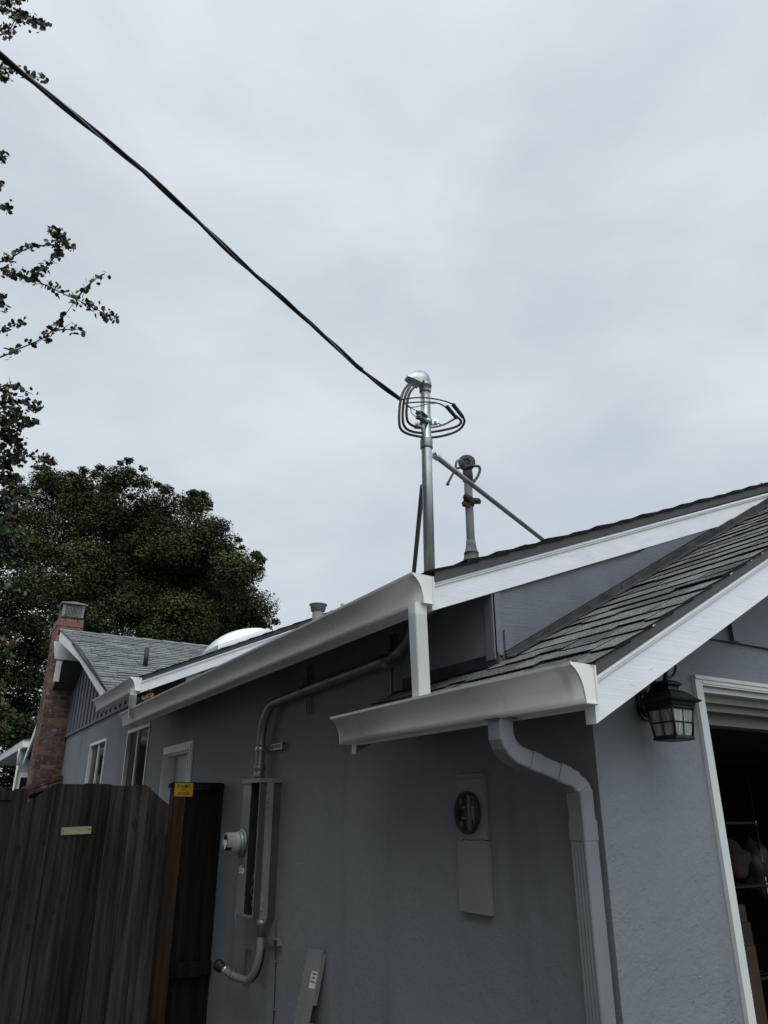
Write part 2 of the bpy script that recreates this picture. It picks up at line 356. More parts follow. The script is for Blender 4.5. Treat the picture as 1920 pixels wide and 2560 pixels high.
# ---- garage front wall (plane y = 0)
OX0, OX1, OZ = .64, 5.4, 2.19
mb = MB(); mb.prism([(0, -.004, 0), (OX0, -.004, 0), (OX0, -.004, OZ), (OX1, -.004, OZ), (OX1, -.004, 0), (6.2, -.004, 0), (6.2, -.004, 2.20), (5.9, -.004, 2.39), (.22, -.004, 2.39), (0, -.004, 2.235)], (0, .0035, 0))
mb.box((OX0-.06, .0002, 0), (OX0, .139, OZ+.05)); mb.box((OX0+.0005, .0002, OZ), (OX1, .139, OZ+.05))
mb.build('front_wall', M['stucco'], house)
mb = MB(); mb.prism([(.245, -.022, 2.392), (5.85, -.022, 2.392), (5.85, -.022, 2.42), (3.0, -.022, 3.83), (.245, -.022, 2.40)], (0, .0205, 0)); mb.prism([(.245, .0002, 2.30), (5.85, .0002, 2.30), (5.85, .0002, 2.42), (3.0, .0002, 3.83), (.245, .0002, 2.39)], (0, .05, 0))
for x in (.495, .905, 1.31, 1.71, 2.12, 2.52):
    mb.box((x-.028, -.044, 2.393), (x+.028, -.0225, 2.21+.54*x))
mb.build('gable_siding', M['grey_paint'], house)
# ---- lower (garage) roof
LS = .54
def zl(x): return 2.135+LS*(x+.284)
mb = MB()
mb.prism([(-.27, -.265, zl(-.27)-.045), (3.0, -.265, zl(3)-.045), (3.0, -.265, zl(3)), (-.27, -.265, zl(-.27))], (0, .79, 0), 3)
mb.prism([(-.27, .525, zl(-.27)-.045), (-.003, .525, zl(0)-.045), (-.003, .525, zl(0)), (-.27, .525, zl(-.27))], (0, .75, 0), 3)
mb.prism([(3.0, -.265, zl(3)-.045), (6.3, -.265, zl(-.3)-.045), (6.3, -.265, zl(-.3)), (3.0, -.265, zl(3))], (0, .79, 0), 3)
sl = math.hypot(1, LS)
shingles(mb, (-.30, -.325, zl(-.30)), (0, 1, 0), (1, 0, LS), .85, 3.32*sl, seed=3)
shingles(mb, (-.30, .525, zl(-.30)), (0, 1, 0), (1, 0, LS), .80, .285*sl, seed=4)
r1 = mb.build('garage_roof', mats(*SH, 'soffit'), house)
# drip edge + rake board + eave board
def rake(y, x0, x1, zt, slope, hb, yth=.04, name='fascia_board'):
    """white barge board whose face is at y; zt = height of the drip metal's top at x0"""
    mb = MB(); dz = slope*(x1-x0)
    mb.prism([(x0, y, zt-.04-hb), (x1, y, zt-.04-hb+dz), (x1, y, zt-.04+dz), (x0, y, zt-.04)], (0, yth, 0))
    for (a, b, pr) in ((.040, .052, .012), (.052, .062, .007)):
        mb.prism([(x0+.002, y-pr, zt-b), (x1, y-pr, zt-b+dz), (x1, y-pr, zt-a+dz), (x0+.002, y-pr, zt-a)], (0, pr-.001, 0))
    return mb.build(name, M['white_board'], house)
def drip(y, x0, x1, zt, slope, parent, h=.042):
    mb = MB(); dz = slope*(x1-x0)
    mb.prism([(x0, y-.016, zt-h+.002), (x1, y-.016, zt-h+.002+dz), (x1, y-.016, zt+dz), (x0, y-.016, zt)], (0, .012, 0))
    return mb.build('drip_edge', M['drip'], parent)
rake(-.30, -.286, 3.0, zl(-.286), LS, .145, .045)
drip(-.30, -.282, 3.0, zl(-.282)+.002, LS, r1)
mb = MB(); mb.box((-.281, -.254, 2.0), (-.256, 1.29, 2.118)); mb.build('eave_board', M['white_trim'], house)
# back end of the strip roof: short barge board, white end cut and grey inner face
mb = MB(); mb.prism([(-.280, 1.292, zl(-.28)-.175), (-.004, 1.292, zl(0)-.175), (-.004, 1.292, zl(0)-.02), (-.280, 1.292, zl(-.28)-.02)], (0, .035, 0), 0)
mb.box((-.284, 1.290, zl(-.28)-.178), (-.2805, 1.329, zl(-.28)-.03), 1)
mb.build('barge_board', mats('grey_paint', 'white_trim'), house)
# white paint drips left on the drip edge
mb = MB(); rnd = random.Random(5)
for x in (.02, .35, .52, .675, .72, .76, 1.0):
    z = zl(x); MB().prism([(x-.006, -.317, z-.003), (x+.012, -.317, z+.0065), (x+.014, -.317, z+.003), (x+.006, -.317, z+.0005), (x+.001, -.317, z-.007)], (0, -.002, 0)).build('paint_drip', M['white_trim'], r1)


# ---- gutters
GP = [(0, .125), (0, 0), (.055, 0), (.057, .022), (.061, .045), (.067, .066), (.077, .086), (.090, .103), (.103, .113), (.109, .116), (.111, .126), (.098, .127), (.097, .121)]
def gutter(xf, y0, y1, zb, caps=(True, True), sc=1.0):
    """eave gutter along y; xf = face of the eave board, front lip points to -x"""
    bm = bmesh.new(); rows = []
    ys = np.linspace(y0, y1, max(2, int((y1-y0)/.5)+1))
    for y in ys: rows.append([bm.verts.new((xf-a*sc, y, zb+b*sc+.0015*math.sin(y*3.1))) for a, b in GP])
    for r0, r1_ in zip(rows, rows[1:]):
        for i in range(len(GP)-1):
            f = bm.faces.new((r0[i], r0[i+1], r1_[i+1], r1_[i])); f.smooth = 2 <= i <= 8
    bmesh.ops.recalc_face_normals(bm, faces=bm.faces)
    bmesh.ops.solidify(bm, geom=list(bm.faces), thickness=.0016)
    me = bpy.data.meshes.new('gutter'); bm.to_mesh(me); bm.free(); me.materials.append(M['gutter'])
    g = bpy.data.objects.new('gutter', me); COL.objects.link(g); g.parent = house
    for k, (y, s) in enumerate(((y0, -1), (y1, 1))):
        if not caps[k]: continue
        mb = MB(); pr = [(xf-a*sc, y+s*.0008, zb+b*sc) for a, b in GP[:11]]
        mb.prism(pr, (0, s*.003, 0))
        out = [(xf-a*sc, y, zb+b*sc) for a, b in GP[1:11]]
        inn = [(xf-max(.004, a-.005)*sc, y, zb+(b+.0055 if b < .03 else b)*sc) for a, b in GP[1:11]]
        for i in range(len(out)-1):          # crimped rim
            q = [Vector(v)+Vector((0, s*.0039, 0)) for v in (out[i], out[i+1], inn[i+1], inn[i])]
            mb.prism(q, (0, s*.005, 0))
        mb.box((xf-.006, y+s*.0039, zb+.004), (xf+.0005, y+s*.009, zb+.124*sc))
        mb.build('end_cap', M['gutter'], g)
    return g
gutter(-.284, -.31, 1.345, 2.006)
g2 = gutter(-.352, .492, 5.98, 2.508)
gutter(-.432, 5.29, 7.1, 2.772)

# ---- upper roof
US = .387
def zu(x): return 2.654+US*(x+.344)
mb = MB()
mb.prism([(-.335, .549, zu(-.335)-.045), (5.5, .549, zu(5.5)-.045), (5.5, .549, zu(5.5)), (-.335, .549, zu(-.335))], (0, 5.3, 0), 3)
mb.prism([(5.5, .549, zu(5.5)-.045), (11.3, .549, zu(-.3)-.045), (11.3, .549, zu(-.3)), (5.5, .549, zu(5.5))], (0, 5.3, 0), 3)
shingles(mb, (-.375, .475, zu(-.375)), (0, 1, 0), (1, 0, US), 5.36, 6.0*math.hypot(1, US), seed=8, t=(.009, .016), exp=.19)
r2 = mb.build('main_roof', mats(*SH, 'soffit'), house)
rake(.505, -.350, 5.5, zu(-.350), US-.006, .125)
drip(.505, -.342, 5.5, zu(-.342)+.002, US, r2, .05)
mb = MB(); mb.box((-.349, .549, 2.50), (-.329, 5.95, 2.63)); mb.build('eave_board', M['white_trim'], house)
# soffit of the upper eave (slopes with the rafters) and wall under the upper gable
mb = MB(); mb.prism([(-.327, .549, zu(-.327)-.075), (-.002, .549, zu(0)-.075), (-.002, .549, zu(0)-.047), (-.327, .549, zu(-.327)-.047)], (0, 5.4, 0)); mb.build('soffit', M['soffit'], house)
mb = MB(); mb.prism([(.002, .5235, 2.10), (6.0, .5235, 2.10), (6.0, .5235, zu(6)-.3), (5.5, .5235, zu(5.5)-.05), (.002, .5235, zu(0)-.05)], (0, .006, 0)); mb.build('gable_wall', M['grey_paint'], house)
mb = MB(); mb.box((-.014, .512, 2.335), (.034, .532, 2.66)); mb.box((-.018, .512, 2.315), (-.0015, .575, 2.70)); mb.build('corner_board', M['grey_paint'], house, .002)
mb = MB(); mb.prism([(.042, .508, zl(.042)+.045), (2.3, .508, zl(2.3)+.045+.03), (2.3, .508, zl(2.3)+.175), (.042, .508, zl(.042)+.140)], (0, .015, 0)); mb.build('skirt_board', M['grey_paint'], house)
# step flashing at the foot of that wall and along the barge board
mb = MB(); rnd = random.Random(2); x = .03; k = 0
while x < 3.3:
    w = .26; a, b = x, x+w+.015; y = .487-.003*(k % 2)
    h = .040+.012*min(1, x)
    mb.prism([(a, y, zl(a)+.004), (b, y, zl(b)+.004), (b, y, zl(b)+h+.006), (a, y, zl(a)+h)], (0, .0155, 0))
    mb.prism([(a, y-.05, zl(a)+.0135), (b, y-.05, zl(b)+.0145), (b, y-.0005, zl(b)+.0185), (a, y-.0005, zl(a)+.018)], (0, 0, .003))
    x += w; k += 1
mb.box((-.011, .50, zl(0)-.01), (-.0015, 1.29, zl(0)+.055))
mb.build('flashing', M['flashing'], house)

# ---- third roof, beyond the upper one
TS = .45
def zt(x): return 2.908+TS*(x+.431)
mb = MB()
mb.prism([(-.42, 5.345, zt(-.42)-.045), (4.5, 5.345, zt(4.5)-.045), (4.5, 5.345, zt(4.5)), (-.42, 5.345, zt(-.42))], (0, 1.75, 0), 3)
shingles(mb, (-.455, 5.27, zt(-.455)), (0, 1, 0), (1, 0, TS), 1.8, 5.0*math.hypot(1, TS), seed=12, exp=.17)
r3 = mb.build('far_roof', mats(*SH, 'soffit'), house)
rake(5.30, -.43, 4.5, zt(-.43), TS-.006, .11)
drip(5.30, -.425, 4.5, zt(-.425)+.002, TS, r3)
mb = MB(); mb.box((-.429, 5.346, 2.765), (-.409, 7.08, 2.90)); mb.build('eave_board', M['white_trim'], house)
mb = MB(); mb.prism([(.145, 5.36, 2.4), (4.5, 5.36, 2.4), (4.5, 5.36, zt(4.5)-.05), (.145, 5.36, zt(.145)-.05)], (0, .1, 0)); mb.build('gable_wall', M['grey_paint'], house)
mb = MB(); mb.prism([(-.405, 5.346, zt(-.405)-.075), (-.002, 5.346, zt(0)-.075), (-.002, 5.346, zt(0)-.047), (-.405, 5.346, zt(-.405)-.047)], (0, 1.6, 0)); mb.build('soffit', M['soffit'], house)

# ---- downspouts
def rrect(a, b, ribs=0, rr=.008):
    P = []
    for sx, sy, t0 in ((1, 1, 0), (-1, 1, 90), (-1, -1, 180), (1, -1, 270)):
        for t in (0, 30, 60, 90):
            P.append((sx*(a/2-rr)+rr*math.cos(R(t0+t)), sy*(b/2-rr)+rr*math.sin(R(t0+t))))
    if ribs:
        P2 = []
        for i, p in enumerate(P):
            P2.append(p); q = P[(i+1) % len(P)]
            if abs(p[1]-q[1]) < 1e-6 and abs(p[0]-q[0]) > .02:
                for k in range(1, 2*ribs):
                    t = k/(2*ribs); P2.append((p[0]+(q[0]-p[0])*t, p[1]-(.0018 if k % 2 else 0)*(1 if p[1] > 0 else -1)))
        P = P2
    return P
# white one, from the upper gutter down into the lower one
mb = MB(); mb.sweep([(-.4065, .533, 2.515), (-.405, .536, 2.47), (-.336, .622, 2.155), (-.331, .628, 2.12)], rrect(.062, .060, 3), (1, 0, 0), smooth=False)
mb.build('downspout', M['downspout_white'], house)
# grey one with two elbows, down the corner
path = [(-.335, .115, 2.008), (-.335, .115, 1.945)]
c = Vector((-.255, .10, 1.945))
el1 = []
for k in range(1, 8):
    t = R(8.5*k); el1.append((-.255-.08*math.cos(t), .115-.018*k/7, 1.945-.08*math.sin(t)))
path += el1
p2 = Vector((-.085, .055, 1.800)); path += [tuple(Vector(el1[-1]).lerp(p2, .35)), tuple(Vector(el1[-1]).lerp(p2, .7)), tuple(p2)]
for k in range(1, 7):
    t = R(60-60*k/6); path.append((-.052-.062*(1-math.cos(t))*.9, .055-.012*k/6, 1.758-.0+.04*(math.sin(t))*.9))
path += [(-.050, .043, 1.70), (-.050, .042, 1.62)]
scl = [1, 1]+[1.0 if k % 2 else 1.035 for k in range(7)]+[1.0, 1.0, 1.0]+[1.035 if k % 2 else 1.0 for k in range(6)]+[1.0, 1.0]
mb = MB(); mb.sweep(path, rrect(.074, .064), (0, 1, 0), smooth=False, scales=scl)
mb.sweep([(-.050, .042, 1.665), (-.050, .042, 1.60)], rrect(.080, .070), (0, 1, 0), smooth=False)
mb.sweep([(-.050, .042, 1.62), (-.046, .046, .12)], rrect(.076, .066, 4), (0, 1, 0), smooth=False)
j = Vector(el1[-1]).lerp(p2, .35); k2 = Vector(el1[-1]).lerp(p2, .72); dd = (k2-j).normalized()
mb.sweep([j-dd*.035, j+dd*.004], rrect(.080, .070), (0, 1, 0), smooth=False); mb.sweep([k2-dd*.004, k2+dd*.04], rrect(.080, .070), (0, 1, 0), smooth=False)
mb.box((-.378, .072, 2.0), (-.292, .158, 2.0075))
ds = mb.build('downspout', M['grey_metal_paint'], house); ds['label'] = 'grey painted downspout with two elbows'
# small bent one from the far gutter
mb = MB(); mb.sweep([(-.485, 5.33, 2.79), (-.483, 5.34, 2.75), (-.425, 5.56, 2.60), (-.42, 5.58, 2.56)], rrect(.062, .055), (1, 0, 0), smooth=False); mb.build('downspout', M['downspout_white'], house)

# ---- gable wing with its board-and-batten wall, roof and chimney
AP = Vector((-.56, 10.75, 4.44)); EA = Vector((-.40, 7.0, 3.0)); KI = Vector((-.42, 9.3, 3.885))
GS = (4.44-3.0)/(10.75-7.0)
def zg(y): return 3.0+GS*(y-7.0) if y < 10.75 else 4.44-.47*(y-10.75)
mb = MB()
mb.prism([(-.01, 7.1, 2.962), (-.01, 12.2, 2.962), (-.01, 12.2, zg(12.2)-.05), (-.01, 10.75, 4.39), (-.01, 7.1, zg(7.1)-.05)], (.12, 0, 0))
y = 7.3
while y < 12.2:
    mb.box((-.030, y-.022, 2.964), (-.0105, y+.022, zg(y)-.075)); y += .285
gs = mb.build('gable_siding', M['grey_paint'], house)
mb = MB(); mb.box((-.035, 7.0, 2.925), (-.001, 12.2, 2.96)); mb.build('band_board', M['grey_paint'], house)
mb = MB(); v = Vector((0, 3.75, 1.44)); vl = v.length
def u0(b):
    y_ = b/vl*3.75+7.0
    return (-.43 if y_ < 9.3 else -.43-.15*(y_-9.3)/1.45)+.43
mb.prism([(-.40, 7.0, 2.955), (8, 7.0, 2.955), (8, 10.75, 4.395), (-.5, 10.75, 4.395)], (0, 0, .045), 3)
mb.prism([(-.36, 10.75, 4.395), (8, 10.75, 4.395), (8, 14.4, 2.68), (-.36, 14.4, 2.68)], (0, 0, .045), 3)
shingles(mb, (-.43, 6.97, 2.996), (1, 0, 0), v, 7.4, vl, seed=21, exp=.145, u0=u0, tab=(.14, .4))
x = -.58                                             # ridge caps
while x < 6.5:
    z = 4.447; mb.prism([(x, 10.62, z-.045+.012), (x, 10.75, z+.022), (x, 10.90, z-.045), (x, 10.75, z+.008)], (.36, 0, -.012), 0); x += .33
r4 = mb.build('gable_roof', mats('shingle_light', 'shingle_light_b', 'shingle_edge', 'soffit'), house)
def rakey(P, h, th, name, m, par=house):
    """board along a poly-line in the yz direction; P are its top points"""
    mb = MB()
    for a, b in zip(P, P[1:]):
        a, b = Vector(a), Vector(b); d = Vector((0, 0, -h))
        mb.prism([a, b, b+d, a+d], (th, 0, 0))
    return mb.build(name, m, par)
rakey([EA+Vector((0, -.05, -.03)), KI+Vector((0, 0, -.012)), AP+Vector((0, 0, -.008))], .155, .03, 'fascia_board', M['white_board'])
rakey([EA+Vector((-.012, -.05, .004)), KI+Vector((-.012, 0, .018)), AP+Vector((-.012, 0, .02))], .03, .012, 'drip_edge', M['drip'], r4)
rakey([(-.395, 12.86, 3.425), (-.395, 14.35, 2.72)], .15, .03, 'fascia_board', M['white_board'])
mb = MB(); mb.prism([(-.60, 10.98, 4.30), (-.055, 10.98, 4.34), (-.055, 10.98, 4.02), (-.545, 10.98, 4.03)], (0, .03, 0)); mb.build('return_board', M['white_trim'], house)
mb = MB(); p_ = at(146, 1668, 'y', 11.2); mb.box((p_.x-.04, 11.2, 3.70), (p_.x+.04, 11.23, 4.03)); mb.build('trim_board', M['white_trim'], house)

# ---- chimney
ch = MB(); rnd = random.Random(9)
CX0, CX1, CY0, CY1, CZ = -.445, -.012, 12.2, 12.84, 4.93
ch.box((CX0+.005, CY0+.005, .02), (CX1-.001, CY1-.005, CZ-.01), 3)
def course(x0, x1, y0, y1, z, h=.064, off=0, pick=None):
    def run(a, b, off):
        p = a-off
        while p < b-.01:
            q = p+.205; lo, hi = max(p, a), min(q, b)
            if hi-lo > .02: yield lo, hi
            p += .215
    for lo, hi in run(x0, x1, off):
        m = pick if pick is not None else rnd.choices((0, 1, 2), (5, 4, 1))[0]; e = rnd.uniform(-.003, .003)
        ch.box((lo+.004, y0+e, z), (hi-.004, y0+.05, z+h), m)
    for lo, hi in run(y0+.052, y1, .1-off):
        m = pick if pick is not None else rnd.choices((0, 1, 2), (5, 3, 2))[0]; e = rnd.uniform(-.003, .003)
        ch.box((x0+e, lo+.004, z), (x0+.05, hi-.004, z+h), m)
z = .05; i = 0
while z < CZ-.16:
    course(CX0, CX1, CY0, CY1, z, off=.1*(i % 2), pick=2 if z > 4.5 else None); z += .076; i += 1
course(CX0-.012, CX1, CY0-.012, CY1, z, off=.05, pick=2); z += .076
course(CX0, CX1, CY0, CY1, z, off=.1, pick=2)
# wide fireplace base with sloping shoulder courses
ch.box((-.570, 11.935, .02), (-.02, 12.995, 1.93), 3)
z = .05; i = 0
while z < 1.92:
    course(-.575, -.012, 11.93, 13.0, z, off=.1*(i % 2)); z += .076; i += 1
for k in range(2):
    o_ = k*.085
    xs = np.linspace(-.60+.02*k, -.012, 4)
    for a, b in zip(xs, xs[1:]):
        za, zb = 1.95+o_+(a+.60)*.34, 1.95+o_+(b+.60)*.34
        ch.prism([(a+.004, 11.90+.04*k, za), (b-.004, 11.90+.04*k, zb), (b-.004, 11.90+.04*k, zb+.07), (a+.004, 11.90+.04*k, za+.07)], (0, .32-.04*k, 0), rnd.choice((0, 1, 1)))
chim = ch.build('chimney', mats('brick1', 'brick2', 'brick3', 'mortar'), house)
MB().lathe((-.21, 12.5, CZ-.02), (0, 0, 1), [(0, .105), (.17, .105)], 20).build('flue_tile', M['terracotta'], chim)
mb = MB(); z0, z1 = 5.06, 5.27; x0, x1, y0, y1 = -.37, -.04, 12.33, 12.68
for (a, b) in (((x0, y0), (x1, y0)), ((x0, y0), (x0, y1))):
    n = 14
    for k in range(n+1):
        p = Vector((a[0]+(b[0]-a[0])*k/n, a[1]+(b[1]-a[1])*k/n, 0)); mb.box((p.x-.004, p.y-.004, z0), (p.x+.004, p.y+.004, z1))
    for k in range(8):
        zz = z0+(z1-z0)*k/7; mb.box((a[0]-.004, a[1]-.0045, zz-.003), (b[0]+.004, b[1]+.0045, zz+.003))
for (px_, py_) in ((x0, y0), (x1, y0), (x0, y1), (x1, y1)): mb.box((px_-.02, py_-.02, z0-.01), (px_+.02, py_+.02, z1+.004))
mb.box((x0-.01, y0-.01, z0-.035), (x1+.01, y1+.01, z0-.012), 1)
mb.box((x0+.08, y0+.1, z0-.01), (x1-.06, y1-.05, z1), 1)  # dark core added to stand for the screen's dark inside
mb.build('spark_screen', mats('cap_metal', 'dark_metal'), chim)
mb = MB(); mb.prism([(x0-.06, y0-.07, z1+.006), (x1+.06, y0-.07, z1+.006), (x1+.06, y1+.07, z1+.006), (x0-.06, y1+.07, z1+.006)], (0, 0, .02)); mb.prism([(x0-.05, y0-.06, z1+.027), ((x0+x1)/2, y0-.06, z1+.055), (x1+.05, y0-.06, z1+.027)], (0, y1-y0+.12, 0)); mb.build('chimney_cap', M['cap_metal'], chim)

# ---- far wing seen left of the chimney
WY = 14.0
mb = MB(); mb.prism([(-.50, WY, 3.005), (.3, WY, 3.005), (.3, WY, 2.875), (-.485, WY, 2.875)], (0, 6, 0)); mb.build('wing_fascia', M['white_trim'], house)
MB().prism([(-.51, WY-.02, 3.006), (.9, WY-.02, 3.006), (.9, WY-.02, 3.30)], (0, 6.05, 0)).build('wing_roof', M['shingle_light_b'], house)
mb = MB(); mb.box((-.485, WY+.03, 2.862), (.3, WY+6, 2.873)); mb.build('soffit', M['door_paint'], house)
mb = MB(); mb.box((-.44, WY+.55, 0), (.2, WY+.75, 2.86)); mb.build('wing_wall', M['door_paint'], house)
w = MB().box((-.40, WY+.53, 1.2), (-.22, WY+.545, 2.45)).build('window', M['white_trim'], house)
MB().box((-.375, WY+.52, 1.25), (-.24, WY+.529, 2.36)).build('pane', M['glass'], w)
MB().tube(smoothpts([(-.49, WY+.4, 2.86), (-.49, WY+.42, 2.72), (-.465, WY+.50, 2.58), (-.462, WY+.51, 2.4), (-.462, WY+.51, .1)], 4), .022, 8).build('downspout', M['downspout_white'], house)

# ---- windows and side door
for (y1, y0, z0, z1), ym in zip(OPEN[:2], (7.06, 9.30)):
    fr = MB(); f = .035
    fr.box((-.012, y0, z0), (.05, y0+f, z1)); fr.box((-.012, y1-f, z0), (.05, y1, z1)); fr.box((-.012, y0+f, z1-f), (.05, y1-f, z1)); fr.box((-.012, y0+f, z0), (.05, y1-f, z0+f))
    fr.box((.004, ym-.02, z0+f), (.045, ym+.02, z1-f))
    w = fr.build('window', M['white_trim'], house)
    MB().box((.03, ym+.0205, z0+f), (.035, y1-f-.0005, z1-f)).build('pane', M['curtain_glass'], w)
    MB().box((.022, y0+f+.0005, z0+f), (.027, ym-.0205, z1-f)).build('pane', M['glass'], w)
y1, y0, z0, z1 = OPEN[2]
tr = MB()
for (w_, pr, o_) in ((.075, .018, 0), (.05, .026, .008), (.026, .034, .016)):
    e_ = o_*.2; tr.box((-pr, y1+e_, 0), (-.0005-e_*.1, y1+w_-o_, z1+w_-o_)); tr.box((-pr, y0-w_+o_, 0), (-.0005-e_*.1, y0-e_, z1+w_-o_)); tr.box((-pr+.0003, y0, z1+e_), (-.0005-e_*.1, y1, z1+w_-o_-.0003))
tr.box((.0005, y1-.012, 0), (.138, y1-.0005, z1-.0005)); tr.box((.0005, y0+.0005, z1-.012), (.138, y1-.013, z1-.0005)); tr.box((.0005, y0+.0005, 0), (.138, y0+.012, z1-.013))
tr.build('door_frame', M['white_trim'], house)
dr = MB(); yc = y0+.014; dw = y1-y0-.028
dr.box((.085, yc, .02), (.125, yc+dw, z1-.014))
for (a, b) in ((z1-.34, z1-.325), (z1-.37, z1-.352)): dr.box((.078, yc+.09, a), (.0849, yc+dw-.09, b))
for yy in (yc+.09, yc+dw-.11): dr.box((.078, yy, 1.15), (.0849, yy+.02, z1-.3705))
door = dr.build('door', M['door_paint'], house)
MB().box((.079, yc+.135, 1.15), (.0835, yc+dw-.135, z1-.43)).build('pane', M['glass'], door)

# ---- garage opening: casing, raised door, interior shell
tr = MB()
tr.box((.598, -.022, 0), (OX0, -.0045, 2.222)); tr.box((OX0+.0005, -.022, 2.183), (5.45, -.0045, 2.222)); tr.box((.596, -.028, 2.207), (5.45, -.0222, 2.2215)); tr.box((OX0+.0005, -.0255, 2.190), (5.45, -.0225, 2.200))
tr.box((OX0+.0005, .0005, 2.160), (5.4, .139, 2.1825))
tr.build('garage_casing', M['casing'], house)
tr = MB(); tr.box((OX0+.001, .045, 2.128), (5.39, .075, 2.1595)); tr.box((OX0+.001, .085, 2.10), (5.39, .125, 2.1595)); tr.build('door_stop', M['beige_paint'], house)
gd = MB(); gd.box((OX0+.02, .16, 2.055), (5.38, .205, 2.11)); gd.box((OX0+.02, .21, 2.11), (5.38, 2.6, 2.15), 1); gd.build('garage_door', mats('beige_paint', 'interior'), house)  # level panel takes the near-black interior colour: its shade is painted in
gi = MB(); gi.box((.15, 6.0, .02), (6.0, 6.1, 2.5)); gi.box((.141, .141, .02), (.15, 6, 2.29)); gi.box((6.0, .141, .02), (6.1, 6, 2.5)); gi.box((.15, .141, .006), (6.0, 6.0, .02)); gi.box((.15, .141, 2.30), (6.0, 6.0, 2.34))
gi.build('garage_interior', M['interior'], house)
# end walls that close the house
MB().box((8, 7, 0), (8.1, 14.4, 2.9)).build('end_wall', M['stucco'], house)

# ---- roof fittings
b0 = Vector((.345, 5.44, zt(.345)+.010)); ux = Vector((1, 0, TS)).normalized(); uy = Vector((0, 1, 0)); un = ux.cross(uy).normalized(); un = un if un.z > 0 else -un
sk = MB()
def skb(a0, a1, c0, c1, h0, h1):
    P = [b0+ux*a+uy*c_ for a, c_ in ((a0, c0), (a1, c0), (a1, c1), (a0, c1))]; sk.hexa([p+un*h0 for p in P]+[p+un*h1 for p in P])
skb(0, .64, 0, .64, -.01, .03); skb(.012, .628, .012, .628, .03, .045); skb(.02, .62, .02, .62, .045, .058)
skl = sk.build('skylight', M['white_trim'], house)
dm = MB(); V = []; n = 12
for i in range(n+1):
    for j in range(n+1):
        a, c_ = i/n, j/n; h = .105*((4*a*(1-a))**.55)*((4*c_*(1-c_))**.55)
        V.append(b0+ux*(.03+.58*a)+uy*(.03+.58*c_)+un*(.058+h))
dm.add(V, [(i*(n+1)+j, (i+1)*(n+1)+j, (i+1)*(n+1)+j+1, i*(n+1)+j+1) for i in range(n) for j in range(n)], 0, True)
dm.build('dome', M['skylight'], skl)
vp = MB(); o = Vector((1.115, 4.7, 3.045)); vp.lathe(o, (0, 0, 1), [(0, .07), (.20, .064), (.55, .058), (.585, .058)], 24)
vpo = vp.build('vent_pipe', M['vent'], house)
MB().lathe(o+Vector((0, 0, .575)), (0, 0, 1), [(0, .062), (.0, .072), (.025, .074), (.026, .079), (.06, .081), (.062, .093), (.070, .094), (.074, .08)], 24).build('vent_collar', M['vent'], vpo)
p = at(856, 1509, 'y', 4.7); MB().lathe((p.x, p.y, p.z-.45), (0, 0, 1), [(0, .021), (.445, .020), (.45, .016)], 14).build('vent_pipe', M['vent'], house)
p = at(363, 1664, 'y', 8.5); mb = MB(); mb.lathe((p.x, p.y, p.z-.03), (0, 0, 1), [(0, .032), (.27, .032)], 12); mb.build('vent_pipe', M['dark_metal'], house)

# =================================================================== service mast and cables
MX, MY = -.06, .943
mast = thing('service_mast', (MX, MY, 2.74), 'tall shiny galvanised service mast with curved weatherhead and looped cables', 'service mast')
MB().lathe((MX, MY, 2.60), (0, 0, 1), [(0, .0285), (.94, .0285), (.945, .0285), (1.315, .0275)], 24).build('mast_pipe', M['galv'], mast)
MB().lathe((MX, MY, 3.525), (0, 0, 1), [(0, .0335), (.006, .0345), (.05, .0345), (.055, .0325), (.056, .0285)], 24).build('coupling', M['galv_dull'], mast)
# roof boot
MB().lathe((MX, MY, 2.705), (0, 0, 1), [(0, .075), (.03, .05), (.06, .033)], 20).build('roof_boot', M['flashing'], mast)
# weatherhead: hooded elbow opening to the left (away from the wall), with collar
HD = (-_r*.92+_f*-.38).normalized()
wh = MB(); wh.lathe((MX, MY, 3.878), (0, 0, 1), [(0, .031), (.004, .033), (.035, .033), (.036, .037), (.055, .0375), (.056, .034)], 24)
base = Vector((MX, MY, 3.930)); side = HD.cross(Vector((0, 0, 1))).normalized()
prof = [(-.0345, .004, 0, .002), (-.032, .026, 0, .013), (-.026, .048, 0, .022), (-.016, .066, 0, .030), (-.002, .078, 0, .0345), (.016, .084, 0, .036), (.034, .083, -.001, .036), (.050, .077, .004, .036), (.066, .068, .010, .035), (.082, .056, .017, .032), (.098, .043, .024, .028), (.108, .034, .029, .024)]
V = []; kk = 15
for (h, T, B, W) in prof:
    for j in range(kk):
        a = math.pi*j/(kk-1); V.append(base+HD*h+side*(W*math.cos(a))+Vector((0, 0, B+(T-B)*math.sin(a)**.8)))
wh.add(V, [(i*kk+j, i*kk+j+1, (i+1)*kk+j+1, (i+1)*kk+j) for i in range(len(prof)-1) for j in range(kk-1)], 0, True)
wh.add(V[:kk], [tuple(range(kk))]); wh.add(V[-kk:], [tuple(range(kk))])
for k in (.028, .030): pass
wh.build('weatherhead', M['cast_al'], mast)
lip = MB(); lipn = (HD*-.36-Vector((0, 0, .93))).normalized() if False else (HD*.38-Vector((0, 0, .92))).normalized()
q = [base+HD*h+side*w_+Vector((0, 0, z_)) for h, w_, z_ in ((.030, -.037, -.002), (.030, .037, -.002), (.085, .034, .016), (.113, .024, .027), (.113, -.024, .027), (.085, -.034, .016))]
lip.prism(q, lipn*.013); lip.build('mouth_plate', M['cast_al'], mast)
